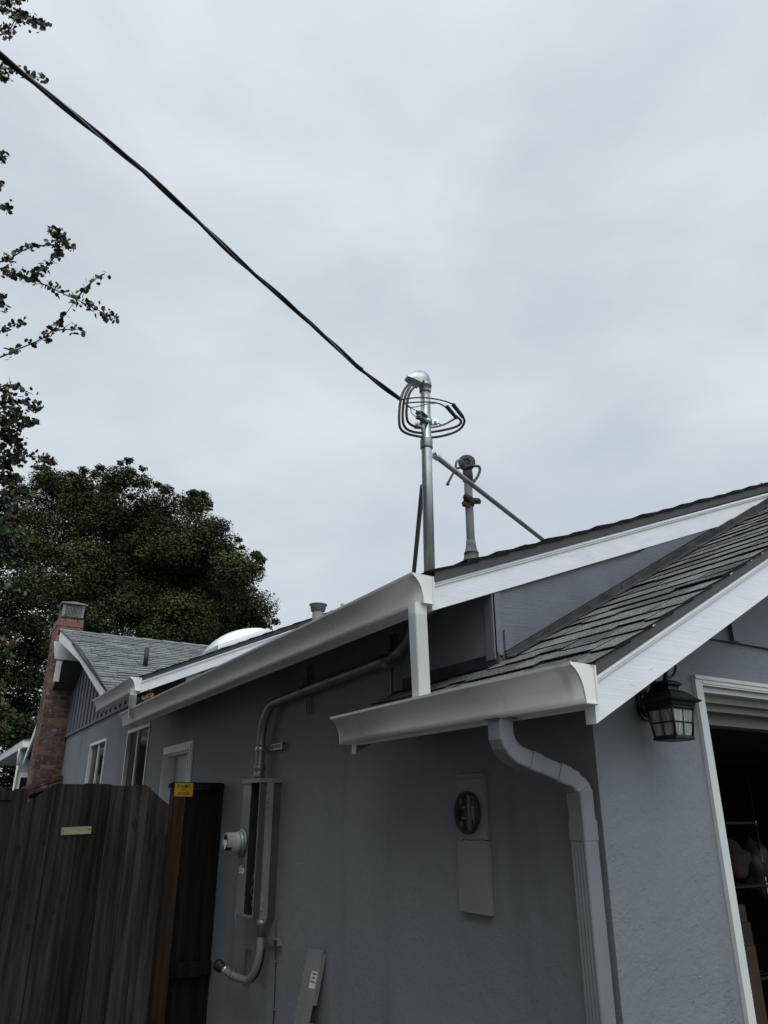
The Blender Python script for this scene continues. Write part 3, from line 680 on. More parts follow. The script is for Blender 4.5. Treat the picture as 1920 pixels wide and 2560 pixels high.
# clamp with insulator spool
CZm = 3.69
cl = MB(); cl.lathe((MX, MY, CZm-.015), (0, 0, 1), [(0, .031), (0, .034), (.03, .034), (.03, .031)], 24)
for s_ in (-1, 1):
    e = _r*s_; q = Vector((MX, MY, CZm))+e*.034
    if s_ < 0: q -= Vector((0, 0, .022)); 
    fx = [q+_f*-.014*k for k in (-1, 1)]
    for w_ in (-.010, .008):
        cl.prism([q+_f*w_+Vector((0, 0, -.016)), q+_f*w_+e*.03+Vector((0, 0, -.013)), q+_f*w_+e*.036, q+_f*w_+e*.03+Vector((0, 0, .013)), q+_f*w_+Vector((0, 0, .016))], _f*.005)
    cl.tube([q+e*.018-_f*.026, q+e*.018+_f*.022], .005, 8); cl.lathe(q+e*.018-_f*.020, -_f, [(0, .010), (.008, .010)], 6)
cl.tube([Vector((MX, MY, CZm))+_r*.066+_f*.0, Vector((MX, MY, CZm))+_r*.088-Vector((0, 0, .02))], .006, 8)
clo = cl.build('clamp', M['zinc'], mast)
ip = at(1047, 1037, 'y', MY-.06)
br = MB(); q = Vector((MX, MY, CZm))-_f*.034-_r*.004
for dz in (-.024, .014):
    br.prism([q+Vector((0, 0, dz))+_r*.018, q+Vector((0, 0, dz))-_r*.018, ip+Vector((0, 0, dz))-_r*.016-_f*.012, ip+Vector((0, 0, dz))+_r*.016-_f*.016], (0, 0, .004))
br.box(q+Vector((-.018, -.004, -.024)), q+Vector((.018, .006, .018))); br.build('insulator_bracket', M['galv_dull'], clo)
MB().lathe(ip+Vector((0, 0, -.022)), (0, 0, 1), [(0, .017), (.008, .019), (.014, .013), (.024, .013), (.030, .019), (.040, .016), (.043, .006)], 18).build('insulator', M['porcelain'], clo)
# loops of service conductor: out of the mouth, down, round behind the mast and to the splices
def D(px, py, dy=0.0): return at(px, py, 'y', MY+dy)
loops = [
 [(1020, 962, -.06), (1008, 980, -.08), (1000, 1010, -.085), (998, 1050, -.085), (1002, 1072, -.08), (1018, 1084, -.06), (1046, 1091, -.02), (1075, 1094, .05), (1110, 1089, .06), (1140, 1079, .05), (1155, 1067, .03), (1161, 1053, .01), (1157, 1041, 0)],
 [(1027, 963, -.055), (1015, 985, -.075), (1008, 1015, -.075), (1007, 1050, -.075), (1012, 1067, -.07), (1025, 1077, -.05), (1050, 1082, -.01), (1080, 1080, .04), (1115, 1074, .05), (1142, 1066, .04), (1153, 1056, .02), (1149, 1048, .01), (1140, 1040, 0)],
 [(1036, 967, -.045), (1023, 985, -.06), (1017, 1015, -.06), (1017, 1045, -.06), (1025, 1060, -.05), (1042, 1068, -.01), (1062, 1070, .05)]]
for L_ in loops: MB().tube(smoothpts([D(a, b, c) for a, b, c in L_], 6), .0070, 9).build('cable_loop', M['black_cable'], mast)
MB().tube(smoothpts([D(a, b, c) for a, b, c in ((1062, 1070, .05), (1090, 1067, .06), (1115, 1059, .05), (1138, 1046, .02))], 6), .0055, 9).build('cable_loop', M['grey_cable'], mast)
def splice(a, b):
    A, B = D(*a), D(*b); mb = MB(); n = 16; pts = [A.lerp(B, i/n) for i in range(n+1)]
    mb.tube(pts, .0105, 10, scales=[.55]+[1+.12*((i % 2)*2-1)+.2*(1-i/n) for i in range(1, n)]+[.6]); return mb
splice((1131, 1009, 0), (1158, 1044, 0)).build('splice_cover', M['black_cable'], mast)
s2 = splice((1115, 1014, 0), (1143, 1047, 0)); s2.build('splice_cover', M['black_cable'], mast)

# overhead service cable: three twisted strands, sagging from the insulator out over the yard
cable = thing('overhead_cable', D(1003, 1000, -.10), 'twisted black overhead power cable crossing the sky to the shiny mast', 'cable')
cp = [(1003, 999, 4.12), (960, 968, 4.05), (890, 914, 3.92), (830, 858, 3.82), (760, 795, 3.70), (600, 653, 3.42), (400, 463, 3.1), (200, 297, 2.82), (0, 138, 2.58), (-300, -120, 2.3)]
cpts = smoothpts([atd(a, b, c) for a, b, c in cp], 22)
dl = cpts[-1]-cpts[-12]; dl.normalize()
for k in range(1, 40): cpts.append(cpts[-1]+Vector((dl.x, dl.y, dl.z*.4)).normalized()*.35)
def strand(ph, amp, r, name, m, twist=.75):
    mb = MB(); P = []; s = 0
    for i, p in enumerate(cpts):
        if i: s += (p-cpts[i-1]).length
        t = (cpts[min(i+1, len(cpts)-1)]-cpts[max(0, i-1)]).normalized(); a = t.cross(Vector((0, 0, 1))).normalized(); b = t.cross(a)
        w = 2*math.pi*s/twist+ph; P.append(p+(a*math.cos(w)+b*math.sin(w))*amp*(1+.5*math.sin(s*5.3+ph)))
    mb.tube(P, r, 7); return mb.build(name, m, cable)
strand(0, .0060, .0070, 'strand', M['black_cable']); strand(2.6, .0060, .0070, 'strand', M['black_cable']); strand(4.3, .0062, .0040, 'strand', M['galv_dull'])['label'] = 'bare grey neutral wire'
MB().tube([atd(889, 913, 3.92), atd(905, 925, 3.94)], .012, 8).build('cable_tie', M['black_cable'], cable)
for P_ in (((1003, 999, -.10), (1030, 995, -.09), (1060, 994, -.06), (1090, 998, -.03), (1112, 1003, 0), (1132, 1010, 0)),
           ((1010, 1008, -.10), (1035, 1006, -.09), (1065, 1005, -.07), (1090, 1007, -.04), (1105, 1012, -.01), (1117, 1020, 0))):
    MB().tube(smoothpts([D(a, b, c) for a, b, c in P_], 6), .0042, 8).build('drop_wire', M['black_cable'], cable)
MB().tube(smoothpts([D(a, b, c) for a, b, c in ((1010, 1006, -.10), (1022, 1018, -.10), (1045, 1016, -.09), (1070, 1010, -.07), (1095, 1008, .02))], 6), .0025, 6).build('drop_wire', M['black_cable'], cable)
for P_ in (((1012, 1007, -.10), (1026, 1021, -.09), (1029, 1032, -.09), (1038, 1041, -.075)), ((1014, 1009, -.10), (1032, 1022, -.09), (1044, 1027, -.085), (1054, 1034, -.07))):
    MB().tube(smoothpts([D(a, b, c) for a, b, c in P_], 5), .0024, 6).build('drop_wire', M['galv_dull'], cable)

# braces
def brace(name, a, b, r, m, label, clampend):
    a, b = Vector(a), Vector(b); t = thing(name, b, label, 'brace', 'braces of the service mast')
    MB().tube([a, b], r, 14).build('brace_pipe', m, t)
    if clampend:
        d = (b-a).normalized(); mb = MB(); mb.lathe(a-d*.012, d, [(0, .013), (0, .020), (.035, .020), (.036, .016)], 18)
        mb.box(a-_r*.03+Vector((-.004, -.003, -.012)), a-_r*.006+Vector((.004, .004, .010))); mb.build('pipe_clamp', M['zinc'], t)
    return t
a = at(1089, 1140, 'y', 1.0); b = at(1368, 1358, 'y', 1.75)
brace('mast_brace', a, b+(b-a).normalized()*.03, .0150, M['galv_dull'], 'grey diagonal brace pipe with a bright collar, right of the tall mast', True)
a = at(1056, 1215, 'y', 1.0); b = at(1034, 1437, 'y', 1.75)
brace('mast_brace', a, b+(b-a).normalized()*.1, .0135, M['old_pipe'], 'thin dark brace pipe close behind the left side of tall mast', False)

# old mast
OY = 1.75
def E2(px, py): return at(px, py, 'y', OY)
ob = E2(1179, 1396); ot = E2(1173, 1195)
old = thing('old_mast', (ob.x, OY, ob.z), 'short weathered grey old mast with cut cable stubs and rusty clamp', 'service mast')
MB().lathe((ob.x, OY, ob.z-.3), (0, 0, 1), [(0, .0285), (ot.z-ob.z+.30, .0285)], 20).build('mast_pipe', M['old_pipe'], old)
mb = MB(); mb.lathe((ob.x, OY, ob.z-.07), (0, 0, 1), [(0, .085), (.03, .066), (.07, .052), (.105, .047), (.106, .052), (.116, .044), (.15, .036), (.20, .031)], 18); mb.build('roof_boot', M['mastic'], old)
hc = E2(1167, 1160); hd = MB()
bd = (-_f*.95-_r*.1+Vector((0, 0, .12))).normalized()
hd.lathe(hc+bd*.034, -bd, [(0, .052), (.004, .060), (.018, .061), (.022, .057), (.045, .054), (.066, .042), (.078, .02)], 22)
hd.lathe((ob.x, OY, ot.z-.03), (0, 0, 1), [(0, .031), (.003, .037), (.045, .037), (.06, .036), (.11, .030)], 20)
hd.build('weatherhead', M['old_cable'], old)
mb = MB(); mb.lathe(hc+bd*.036, bd, [(0, .052), (.004, .049)], 20)
for a in range(5): mb.ball(hc+bd*.04+_r*.02*math.cos(a*1.3)+Vector((0, 0, .02*math.sin(a*1.3))), .011, 4)
mb.build('mouth_plate', M['dark_metal'], old)
def G(px, py, dy): return at(px, py, 'y', OY+dy)
for P_, m_, r_ in ((((1163, 1170, -.05), (1158, 1157, -.09), (1150, 1150, -.10), (1142, 1154, -.10), (1139, 1168, -.09)), 'grey_cable', .0085),
                   (((1150, 1170, -.05), (1141, 1172, -.09), (1132, 1185, -.11), (1124, 1200, -.11), (1119, 1211, -.11)), 'old_cable', .0080),
                   (((1172, 1167, -.05), (1185, 1165, -.09), (1198, 1167, -.10), (1199, 1178, -.10), (1193, 1193, -.10), (1182, 1206, -.10)), 'old_cable', .0095)):
    mb = MB(); mb.tube(smoothpts([G(*p) for p in P_], 6), r_, 9)
    if m_ == 'old_cable': e1, e0 = G(*P_[-1]), G(*P_[-2]); mb.tube([e1+(e0-e1)*.35, e1, e1-(e0-e1)*.08], r_*1.35, 9)
    mb.build('cable_stub', M[m_], old)
kc = G(1180, 1257, 0); kl = MB(); kl.lathe((ob.x, OY, kc.z-.03), (0, 0, 1), [(0, .030), (0, .036), (.05, .036), (.05, .030)], 20)
q = Vector((ob.x, OY, kc.z))-_f*.03
kl.prism([q+_r*.0+Vector((0, 0, -.03)), q+_r*.075+Vector((0, 0, -.028)), q+_r*.082+Vector((0, 0, -.01)), q+_r*.07+Vector((0, 0, .012)), q+Vector((0, 0, .02))], -_f*.008)
kl.prism([q-_r*.0+Vector((0, 0, -.05)), q-_r*.05+Vector((0, 0, -.048)), q-_r*.055+Vector((0, 0, -.02)), q-_r*.04, q+Vector((0, 0, .0))], -_f*.008)
kl.lathe(q+_r*.052-_f*.006+Vector((0, 0, -.004)), -_f, [(0, .013), (.014, .012)], 8); kl.lathe(q-_r*.035-_f*.006+Vector((0, 0, -.03)), -_f, [(0, .013), (.014, .012)], 8)
kl.lathe(q-_f*.02-_r*.04+Vector((0, 0, .03)), (_r*.85+_f*.1-Vector((0, 0, .5))), [(0, .018), (.016, .022), (.02, .016), (.03, .016), (.034, .022), (.05, .02)], 14)
kl.prism([q-_f*.012-_r*.045+Vector((0, 0, .0)), q-_f*.012+_r*.028+Vector((0, 0, -.02)), q-_f*.012+_r*.02+Vector((0, 0, .02)), q-_f*.012-_r*.03+Vector((0, 0, .045))], -_f*.006)
kl.build('clamp', M['rust'], old)

# =================================================================== electrics on the side wall
# upper conduit, panel to eave
cd = thing('conduit', (-.06, 3.10, 1.93), 'long dull metal conduit rising from the panel and along the wall under the eave', 'conduit')
up = [(-.062, 3.085, 1.90), (-.062, 3.085, 2.17)]
for k in range(1, 9):
    t = R(90*k/8); up.append((-.062, 3.085-.22*(1-math.cos(t)), 2.17+.235*math.sin(t)))
up += [(-.062, 2.70, 2.412), (-.062, 2.1, 2.43), (-.062, 1.35, 2.45)]
for k in range(1, 6):
    t = R(60*k/5); up.append((-.062, 1.35-.30*math.sin(t), 2.45+.28*(1-math.cos(t))))
up.append((-.061, .98, 2.72))
MB().tube(smoothpts(up, 3), .0305, 18).build('conduit_pipe', M['galv_dull'], cd)
mb = MB(); mb.lathe((-.062, 3.085, 1.925), (0, 0, 1), [(0, .042), (.012, .042), (.013, .036), (.05, .036), (.055, .0395), (.075, .0395), (.08, .032)], 20); mb.build('conduit_fitting', M['galv_dull'], cd)
mb = MB(); mb.lathe((-.062, 2.07, 2.431), (0, -1, .013), [(0, .031), (.002, .0345), (.075, .0345), (.08, .031)], 20); mb.build('coupling', M['galv_dull'], cd)
# horizontal slotted strut and clamp
st = MB(); z = 2.115; ya, yb = 3.07, 2.78
st.box((-.004, yb, z-.021), (-.0015, ya, z+.021)); st.box((-.030, yb, z+.0185), (-.004, ya, z+.0215)); st.box((-.030, yb, z-.0215), (-.004, ya, z-.0185))
st.box((-.030, yb, z+.012), (-.0275, ya, z+.0185)); st.box((-.030, yb, z-.0185), (-.0275, ya, z-.012))
for k in range(7): y_ = yb+.02+k*.042; st.box((-.0275, y_, z-.0119), (-.0265, y_+.016, z+.0119))
st.box((-.034, yb-.002, z-.012), (-.01, yb+.02, z+.006)); st.build('strut_channel', M['galv_dull'], cd)
mb = MB(); mb.lathe((-.062, 3.085, z-.018), (0, 0, 1), [(0, .031), (0, .0345), (.036, .0345), (.036, .031)], 20)
mb.box((-.075, 3.115, z-.014), (-.050, 3.15, z+.014)); mb.lathe((-.0625, 3.155, z), (0, 1, 0), [(0, .012), (.012, .011)], 6); mb.build('pipe_clamp', M['zinc'], cd)
for y_ in (2.42, 1.36):
    st = MB(); zc = 2.43
    for yy in (y_-.020, y_+.016): st.box((-.030, yy, zc-.145), (-.004, yy+.004, zc+.16))
    st.box((-.004, y_-.020, zc-.145), (-.0015, y_+.020, zc+.16)); st.build('strut_channel', M['galv_dull'], cd)
    mb = MB(); mb.lathe((-.062, y_-.018, zc), (0, 1, 0), [(0, .031), (0, .0345), (.034, .0345), (.034, .031)], 20); mb.box((-.068, y_-.012, zc+.034), (-.055, y_+.012, zc+.06)); mb.lathe((-.0615, y_, zc+.06), (0, 0, 1), [(0, .012), (.012, .01)], 8)
    mb.build('pipe_clamp', M['galv_dull'], cd)

# breaker panel with meter
PY0, PY1, PZ0, PZ1, PX = 2.835, 3.135, 1.088, 1.905, -.145
pan = thing('breaker_panel', (0, 2.98, PZ0), 'tall grey metal breaker panel without its cover, round meter on its left half', 'electrical panel')
mb = MB(); t = .006; ym = 2.998                      # ym: divider between meter side (far) and breaker side (near)
mb.box((PX, PY1-t, PZ0), (-.001, PY1, PZ1)); mb.box((PX, PY0+t, PZ1-t), (-.001, PY1-t, PZ1)); mb.box((PX, PY0+t, PZ0), (-.001, PY1-t, PZ0+t)); mb.box((-.008, PY0+t, PZ0+t), (-.002, PY1-t, PZ1-t))
mb.box((PX-.004, ym, PZ0), (PX-.0005, PY1+.004, PZ1-.012)); 
mb.box((PX-.014, PY0-.012, PZ1+.0005), (0-.001, PY1+.012, PZ1+.005)); mb.box((PX-.014, PY0-.012, PZ1-.022), (PX-.0115, PY1+.012, PZ1)); mb.box((PX-.011, PY0-.012, PZ1-.022), (-.001, PY0-.0095, PZ1))
mb.box((PX-.002, PY0+t, PZ0+.02), (PX, PY0+.016, PZ1-.01)); mb.box((PX-.002, PY0+.0165, PZ0), (PX, ym, PZ0+.016))
mb.build('enclosure', M['panel'], pan)
mb = MB(); mb.box((PX+.0005, ym-.0015, PZ0+t+.0005), (-.009, ym+.003, PZ1-t-.0005), 0); mb.box((-.0095, PY0+t+.0005, PZ0+t+.0005), (-.0085, ym-.002, PZ1-t-.0005), 0); mb.box((PX+.03, PY0+t+.0003, PZ0+t+.0005), (-.0098, PY0+t+.001, PZ1-t-.0005), 0)  # black liners put the open recess's darkness into its colour
mb.box((-.085, PY0+.012, PZ0+.12), (-.0100, ym-.004, PZ1-.10), 0)
for k in range(16):
    z = 1.32+k*.028
    for yy in (PY0+.014, PY0+.064): mb.box((-.105, yy, z), (-.0855, yy+.044, z+.022), 0)
for k in range(9):
    z = 1.40+k*.05; mb.box((-.1065, PY0+.058, z), (-.1055, PY0+.064, z+.022), 1)
rnd = random.Random(3)
for k in range(14):
    y_ = rnd.uniform(PY0+.03, ym-.03); z = rnd.uniform(1.11, 1.28); mb.tube(smoothpts([(-.10, y_, z), (-.12, y_+rnd.uniform(-.03, .03), z+.04), (-.10, y_+rnd.uniform(-.02, .02), z+.10)], 3), .003, 5, 1 if k % 3 == 0 else 0)
mb.build('breakers', mats('panel_dark', 'galv_dull'), pan)
mb = MB(); mb.box((-.106, PY0-.014, 1.035), (-.058, PY0-.0005, PZ1-.024))
dp = mb.build('hinged_door', M['panel'], pan)
MB().box((-.081, PY0-.0165, 1.44), (-.077, PY0-.0142, 1.72)).build('pull_strip', M['galv'], dp)
for z in (1.78, 1.18):
    mb = MB(); mb.box((-.105, PY0-.020, z-.03), (-.097, PY0-.0142, z+.03)); mb.box((-.106, PY0-.022, z-.045), (-.095, PY0-.0142, z-.031)); mb.build('latch', M['zinc'], dp)
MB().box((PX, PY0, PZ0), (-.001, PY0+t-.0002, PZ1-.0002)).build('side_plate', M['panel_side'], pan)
# meter
mc = Vector((PX-.005, 3.068, 1.515)); ax = (-1, 0, 0)
mb = MB(); mb.box((PX-.010, 3.002, 1.39), (PX-.0045, 3.137, 1.61)); mb.build('meter_socket', M['panel'], pan)
mt = MB(); mt.lathe(mc+Vector((-.006, -.0, 0)), ax, [(0, .086), (.012, .088), (.018, .082), (.02, .072), (.022, .070), (.036, .070), (.038, .064)], 32); mt.build('meter_ring', M['galv_dull'], pan)
mt = MB(); mt.lathe(mc+Vector((-.044, 0, 0)), ax, [(0, .068), (.004, .065), (.05, .062)], 32); n = 24
for r0, r1_ in ((.062, .052),):
    V = []; F = []
    for i in range(n+1):
        tt = R(-25+230*i/n); cy, cz = math.cos(tt), math.sin(tt)
        for (xx, rr) in ((-.094, .062), (-.128, .061), (-.128, .050), (-.094, .050)): V.append(mc+Vector((xx, -rr*cy, rr*cz)))
    for i in range(n):
        for j in range(4): F.append((i*4+j, i*4+(j+1) % 4, (i+1)*4+(j+1) % 4, (i+1)*4+j))
    mt.add(V, F, 0, False)
mtr = mt.build('electric_meter', M['meter_grey'], pan)
MB().lathe(mc+Vector((-.0945, 0, 0)), ax, [(0, .049), (.022, .047), (.030, .040)], 28).build('meter_glass', M['glass'], mtr)
mb = MB(); mb.box(mc+Vector((-.127, -.030, -.012)), mc+Vector((-.1255, .03, .018))); mb.lathe(mc+Vector((-.1255, 0, -.02)), ax, [(0, .018), (.002, .018)], 16); mb.build('dial_plate', M['label_white'], mtr)
mb = MB(); mb.box((PX-.0062, 3.035, 1.330), (PX-.0045, 3.118, 1.362), 0); mb.box((PX-.0062, 3.07, 1.3625), (PX-.0045, 3.092, 1.376), 0); mb.box((PX-.0070, 3.076, 1.342), (PX-.0063, 3.086, 1.368), 1)
for k in range(3): mb.box((PX-.0070, 3.05+.02*k+(.012 if k == 2 else 0), 1.34), (PX-.0063, 3.06+.02*k+(.012 if k == 2 else 0), 1.354), 1)
mb.build('sticker', mats('label_white', 'meter_grey'), pan)
MB().tube(smoothpts([(PX-.006, 3.10, 1.11), (PX-.018, 3.10, 1.085), (PX-.010, 3.098, 1.06)], 4), .0018, 6).build('seal_wire', M['galv'], pan)
mb = MB(); mb.prism([(PX-.010, 3.085, 1.065), (PX-.010, 3.11, 1.06), (PX-.010, 3.105, 1.025), (PX-.010, 3.092, 1.02)], (-.004, 0, 0)); mb.build('seal_tag', M['dusty_blue'], pan)

# lower conduit, bending out of the panel towards the fence
lc = thing('conduit', (-.11, 2.85, 1.03), 'short grey conduit curving from the panel bottom to a fitting at the fence', 'conduit')
PXc = -.095; lp = [(PXc, 2.815, 1.07), (PXc, 2.815, .94)]
for k in range(1, 10):
    t = R(80*k/9); lp.append((PXc-.01*k/9, 2.815+.21*(1-math.cos(t)), .94-.205*math.sin(t)))
e = Vector(lp[-1]); lp += [(-.105, 3.20, .728), (-.105, 3.36, .738)]
MB().tube(smoothpts(lp, 3), .0215, 16).build('conduit_pipe', M['panel'], lc)
mb = MB(); mb.lathe((PXc, 2.815, 1.005), (0, 0, 1), [(0, .025), (.05, .025), (.055, .031), (.08, .031)], 18, 0); mb.lathe((PXc, 2.815, .996), (0, 0, 1), [(0, .0255), (.006, .0255)], 18, 1); mb.build('conduit_fitting', mats('galv_dull', 'black_cable'), lc)
mb = MB(); mb.lathe((-.105, 3.335, .737), (0, 1, .06), [(0, .024), (.003, .029), (.02, .029), (.022, .026), (.045, .026)], 18); mb.build('coupling', M['zinc'], lc)
mb = MB(); mb.lathe((-.105, 3.40, .74), (0, 1, .06), [(0, .022), (.05, .024), (.055, .034), (.11, .036), (.12, .03)], 18); mb.build('end_fitting', M['black_cable'], lc)
MB().tube(smoothpts([Vector(p)+Vector((.028, .0, -.010)) for p in lp[1:-1]], 2), .006, 7).build('ground_lead', M['black_cable'], lc)
st = MB()
for yy in (3.185, 3.225): st.box((-.030, yy, .66), (-.004, yy+.004, .87))
st.box((-.004, 3.185, .66), (-.0015, 3.229, .87)); st.build('strut_channel', M['galv_dull'], lc)
mb = MB(); mb.lathe((-.105, 3.195, .728), (0, 1, 0), [(0, .022), (0, .025), (.03, .025), (.03, .022)], 18); mb.box((-.112, 3.2, .7525), (-.10, 3.22, .770)); mb.build('pipe_clamp', M['galv_dull'], lc)
# ground wire and little junction box
gw = thing('ground_wire', (-.006, 2.77, .55), 'thin dark ground wire running down the wall from a small bracket', 'wire')
MB().tube([(-.006, 2.80, 1.08), (-.006, 2.79, .98), (-.007, 2.772, .86), (-.005, 2.768, .60), (-.006, 2.76, .2), (-.006, 2.755, .02)], .0028, 6).build('wire', M['black_cable'], gw)
for z in (.862, .615): MB().box((-.012, 2.755, z-.003), (-.003, 2.785, z+.003)).build('wire_clip', M['galv'], gw)
mb = MB(); mb.box((-.034, 2.70, .952), (-.0015, 2.86, .985)); mb.box((-.038, 2.702, .956), (-.0345, 2.75, .981), 1); mb.build('bracket', mats('panel', 'dark_metal'), gw)

# panel cover leaning on the wall
C0, C1 = Vector((-.02, 2.285, .992)), Vector((-.02, 2.105, 1.004))   # top edge against the wall
pc = thing('panel_cover', (-.2, 2.2, .02), 'grey metal breaker panel cover with knockouts and white label, leaning on the wall', 'panel cover')
dn = Vector((-.155, .115, -1)).normalized(); wd = (C1-C0).normalized(); wdt = (C1-C0).length; nn = wd.cross(dn).normalized()
if nn.x > 0: nn = -nn
def cq(a0, a1, b0, b1, h0, h1, mb, mi=0):
    P = [C0+wd*a+dn*b for a, b in ((a0, b0), (a1, b0), (a1, b1), (a0, b1))]; mb.hexa([p+nn*h0 for p in P]+[p+nn*h1 for p in P], mi)
mb = MB(); cq(0, wdt, 0, .95, 0, .004, mb); cq(wdt-.003, wdt, .02, .26, -.022, -.0005, mb); cq(wdt-.003, wdt, .34, .95, -.022, -.0005, mb); cq(0, .003, .02, .95, -.02, -.0005, mb)
for k in range(18):
    b = .115+k*.0375; cq(.012, .082, b, b+.002, .0042, .0055, mb); cq(.012, .082, b+.033, b+.0342, .0042, .0052, mb)
cq(.082, .0835, .115, .79, .0042, .0055, mb)
mb.build('cover_sheet', M['panel'], pc)
mb = MB(); cq(.100, .172, .105, .185, .0045, .0055, mb, 0)
for k, (a, b) in enumerate(((.115, .168), (.118, .155), (.106, .168), (.146, .16))):
    for q_ in range(7 if k < 3 else 2):
        x0_ = a+(b-a)*q_/(7 if k < 3 else 2); cq(x0_, x0_+(b-a)/11, .112+k*.019, .121+k*.019-(.004 if k == 3 else 0), .0057, .0062, mb, 1)
mb.build('sticker', mats('label_white', 'label_ink'), pc)

# old meter box set in the stucco
om = thing('old_meter_box', (0, .73, 1.31), 'painted-over old meter box in the wall with an empty round socket', 'meter box')
mb = MB(); mb.box((-.022, .634, 1.585), (-.001, .832, 1.850)); mb.box((-.026, .628, 1.308), (-.001, .832, 1.5825)); mb.box((-.027, .628, 1.830), (-.0225, .835, 1.834))
mb.build('box_body', M['old_box'], om, .002)
mb = MB()
for yy in (.66, .80): MB().lathe((-.0225, yy, 1.583), (-1, 0, 0), [(0, .010), (.006, .009)], 10).build('cover_screw', M['stucco'], om)
MB().box((-.0245, .70, 1.318), (-.0225, .735, 1.324)).build('hasp_slot', M['dark_metal'], om)
rc = Vector((-.0225, .744, 1.692)); mb = MB(); mb.lathe(rc, (-1, 0, 0), [(0, .086), (.014, .086), (.018, .084), (.018, .074), (.002, .072)], 36, cap=False); so = mb.build('socket_ring', M['rust'], om)
MB().lathe(rc+Vector((-.001, 0, 0)), (-1, 0, 0), [(0, .072), (.001, .072)], 32).build('socket_back', M['panel_dark'], so)
mb = MB(); mb.box(rc+Vector((-.012, -.026, -.070)), rc+Vector((-.003, -.006, .070)))
for zz in (.045, -.045):
    for yy in (-.052, .045): mb.box(rc+Vector((-.012, yy-.006, zz-.012)), rc+Vector((-.003, yy+.006, zz+.012)))
mb.box(rc+Vector((-.016, -.058, -.03)), rc+Vector((-.003, -.040, .028))); mb.box(rc+Vector((-.014, .004, .018)), rc+Vector((-.003, .04, .026))); mb.box(rc+Vector((-.014, .004, -.026)), rc+Vector((-.003, .04, -.018)))
mb.build('socket_jaws', M['old_pipe'], so)

# =================================================================== wall lantern by the garage
LX, LY = .262, -.145
lan = thing('wall_lantern', (.30, 0, 2.03), 'black wall lantern with rippled glass panes beside the garage opening', 'lamp')
mb = MB()
P = [(-.058, -.06), (-.058, .075), (-.04, .09), (.04, .09), (.058, .075), (.058, -.06), (.035, -.085), (-.035, -.085)]
mb.prism([(.305+a, -.0045, 2.105+b) for a, b in P], (0, -.012, 0)); mb.prism([(.305+a*.8, -.0125, 2.105+b*.85) for a, b in P], (0, -.010, 0)); mb.build('back_plate', M['lantern'], lan, .002)
mb = MB(); mb.tube(smoothpts([(.30, -.02, 2.10), (.30, -.05, 2.15), (.295, -.075, 2.195), (.285, -.105, 2.222), (.272, -.135, 2.222), (.264, -.152, 2.20), (LX, LY, 2.163)], 6), .0075, 10)
mb.tube(smoothpts([(.30, -.02, 2.12), (.30, -.055, 2.125), (.30, -.06, 2.155), (.30, -.035, 2.16)], 5), .006, 8)
mb.tube(smoothpts([at(1668, 1694, 'y', LY), at(1681, 1690, 'y', LY), at(1688, 1677, 'y', LY), at(1688, 1664, 'y', LY), at(1681, 1654, 'y', LY), at(1670, 1651, 'y', LY+.01)], 6), .0048, 8)
mb.tube([(.30, -.02, 2.06), (LX+.03, LY+.04, 2.06)], .012, 10); mb.build('scroll_arm', M['lantern'], lan)
def sq(r, z): return [(LX-r, LY-r, z), (LX+r, LY-r, z), (LX+r, LY+r, z), (LX-r, LY+r, z)]
def stack(mb, prof, mi=0):
    for (r0, z0), (r1_, z1) in zip(prof, prof[1:]):
        a, b = sq(r0, z0), sq(r1_, z1); mb.add(a+b, [(0, 1, 5, 4), (1, 2, 6, 5), (2, 3, 7, 6), (3, 0, 4, 7)], mi)
    mb.add(sq(*prof[0]), [(3, 2, 1, 0)], mi); mb.add(sq(*prof[-1]), [(0, 1, 2, 3)], mi)
mb = MB(); stack(mb, [(.058, 2.048), (.064, 2.058), (.066, 2.066), (.080, 2.070), (.083, 2.075), (.074, 2.081), (.062, 2.093), (.050, 2.104), (.040, 2.111), (.030, 2.115), (.029, 2.124), (.033, 2.130), (.041, 2.134), (.041, 2.138), (.026, 2.148), (.012, 2.153)])
mb.ball((LX, LY, 2.160), .010, 6); mb.build('lantern_roof', M['lantern'], lan)
RT, RB, ZT, ZB = .058, .046, 2.0475, 1.945
mb = MB()
def lerp(a, b, t): return tuple(a[i]+(b[i]-a[i])*t for i in range(3))
T4, B4 = sq(RT, ZT), sq(RB, ZB)
for i in range(4): mb.tube([T4[i], B4[i]], .0055, 4)
for i in range(4):
    j = (i+1) % 4
    mb.tube([lerp(T4[i], T4[j], .5), lerp(B4[i], B4[j], .5)], .0026, 4); mb.tube([lerp(T4[i], B4[i], .5), lerp(T4[j], B4[j], .5)], .0026, 4)
    mb.tube([T4[i], T4[j]], .007, 4); mb.tube([B4[i], B4[j]], .006, 4)
mb.build('lantern_cage', M['lantern'], lan)
for i in range(4):
    j = (i+1) % 4; c_ = Vector((LX, LY, 0))
    q = [Vector(v) for v in (T4[i], T4[j], B4[j], B4[i])]; q = [v+(Vector((LX, LY, v.z))-v)*.03 for v in q]
    inn = (Vector((LX, LY, q[0].z))-(q[0]+q[1])/2).normalized()*.003
    MB().prism(q, inn).build('glass_pane', M['seeded_glass'], lan)
mb = MB(); stack(mb, [(.036, 1.932), (.050, 1.936), (.053, 1.940), (.050, 1.945)]); mb.build('lantern_base', M['lantern'], lan)

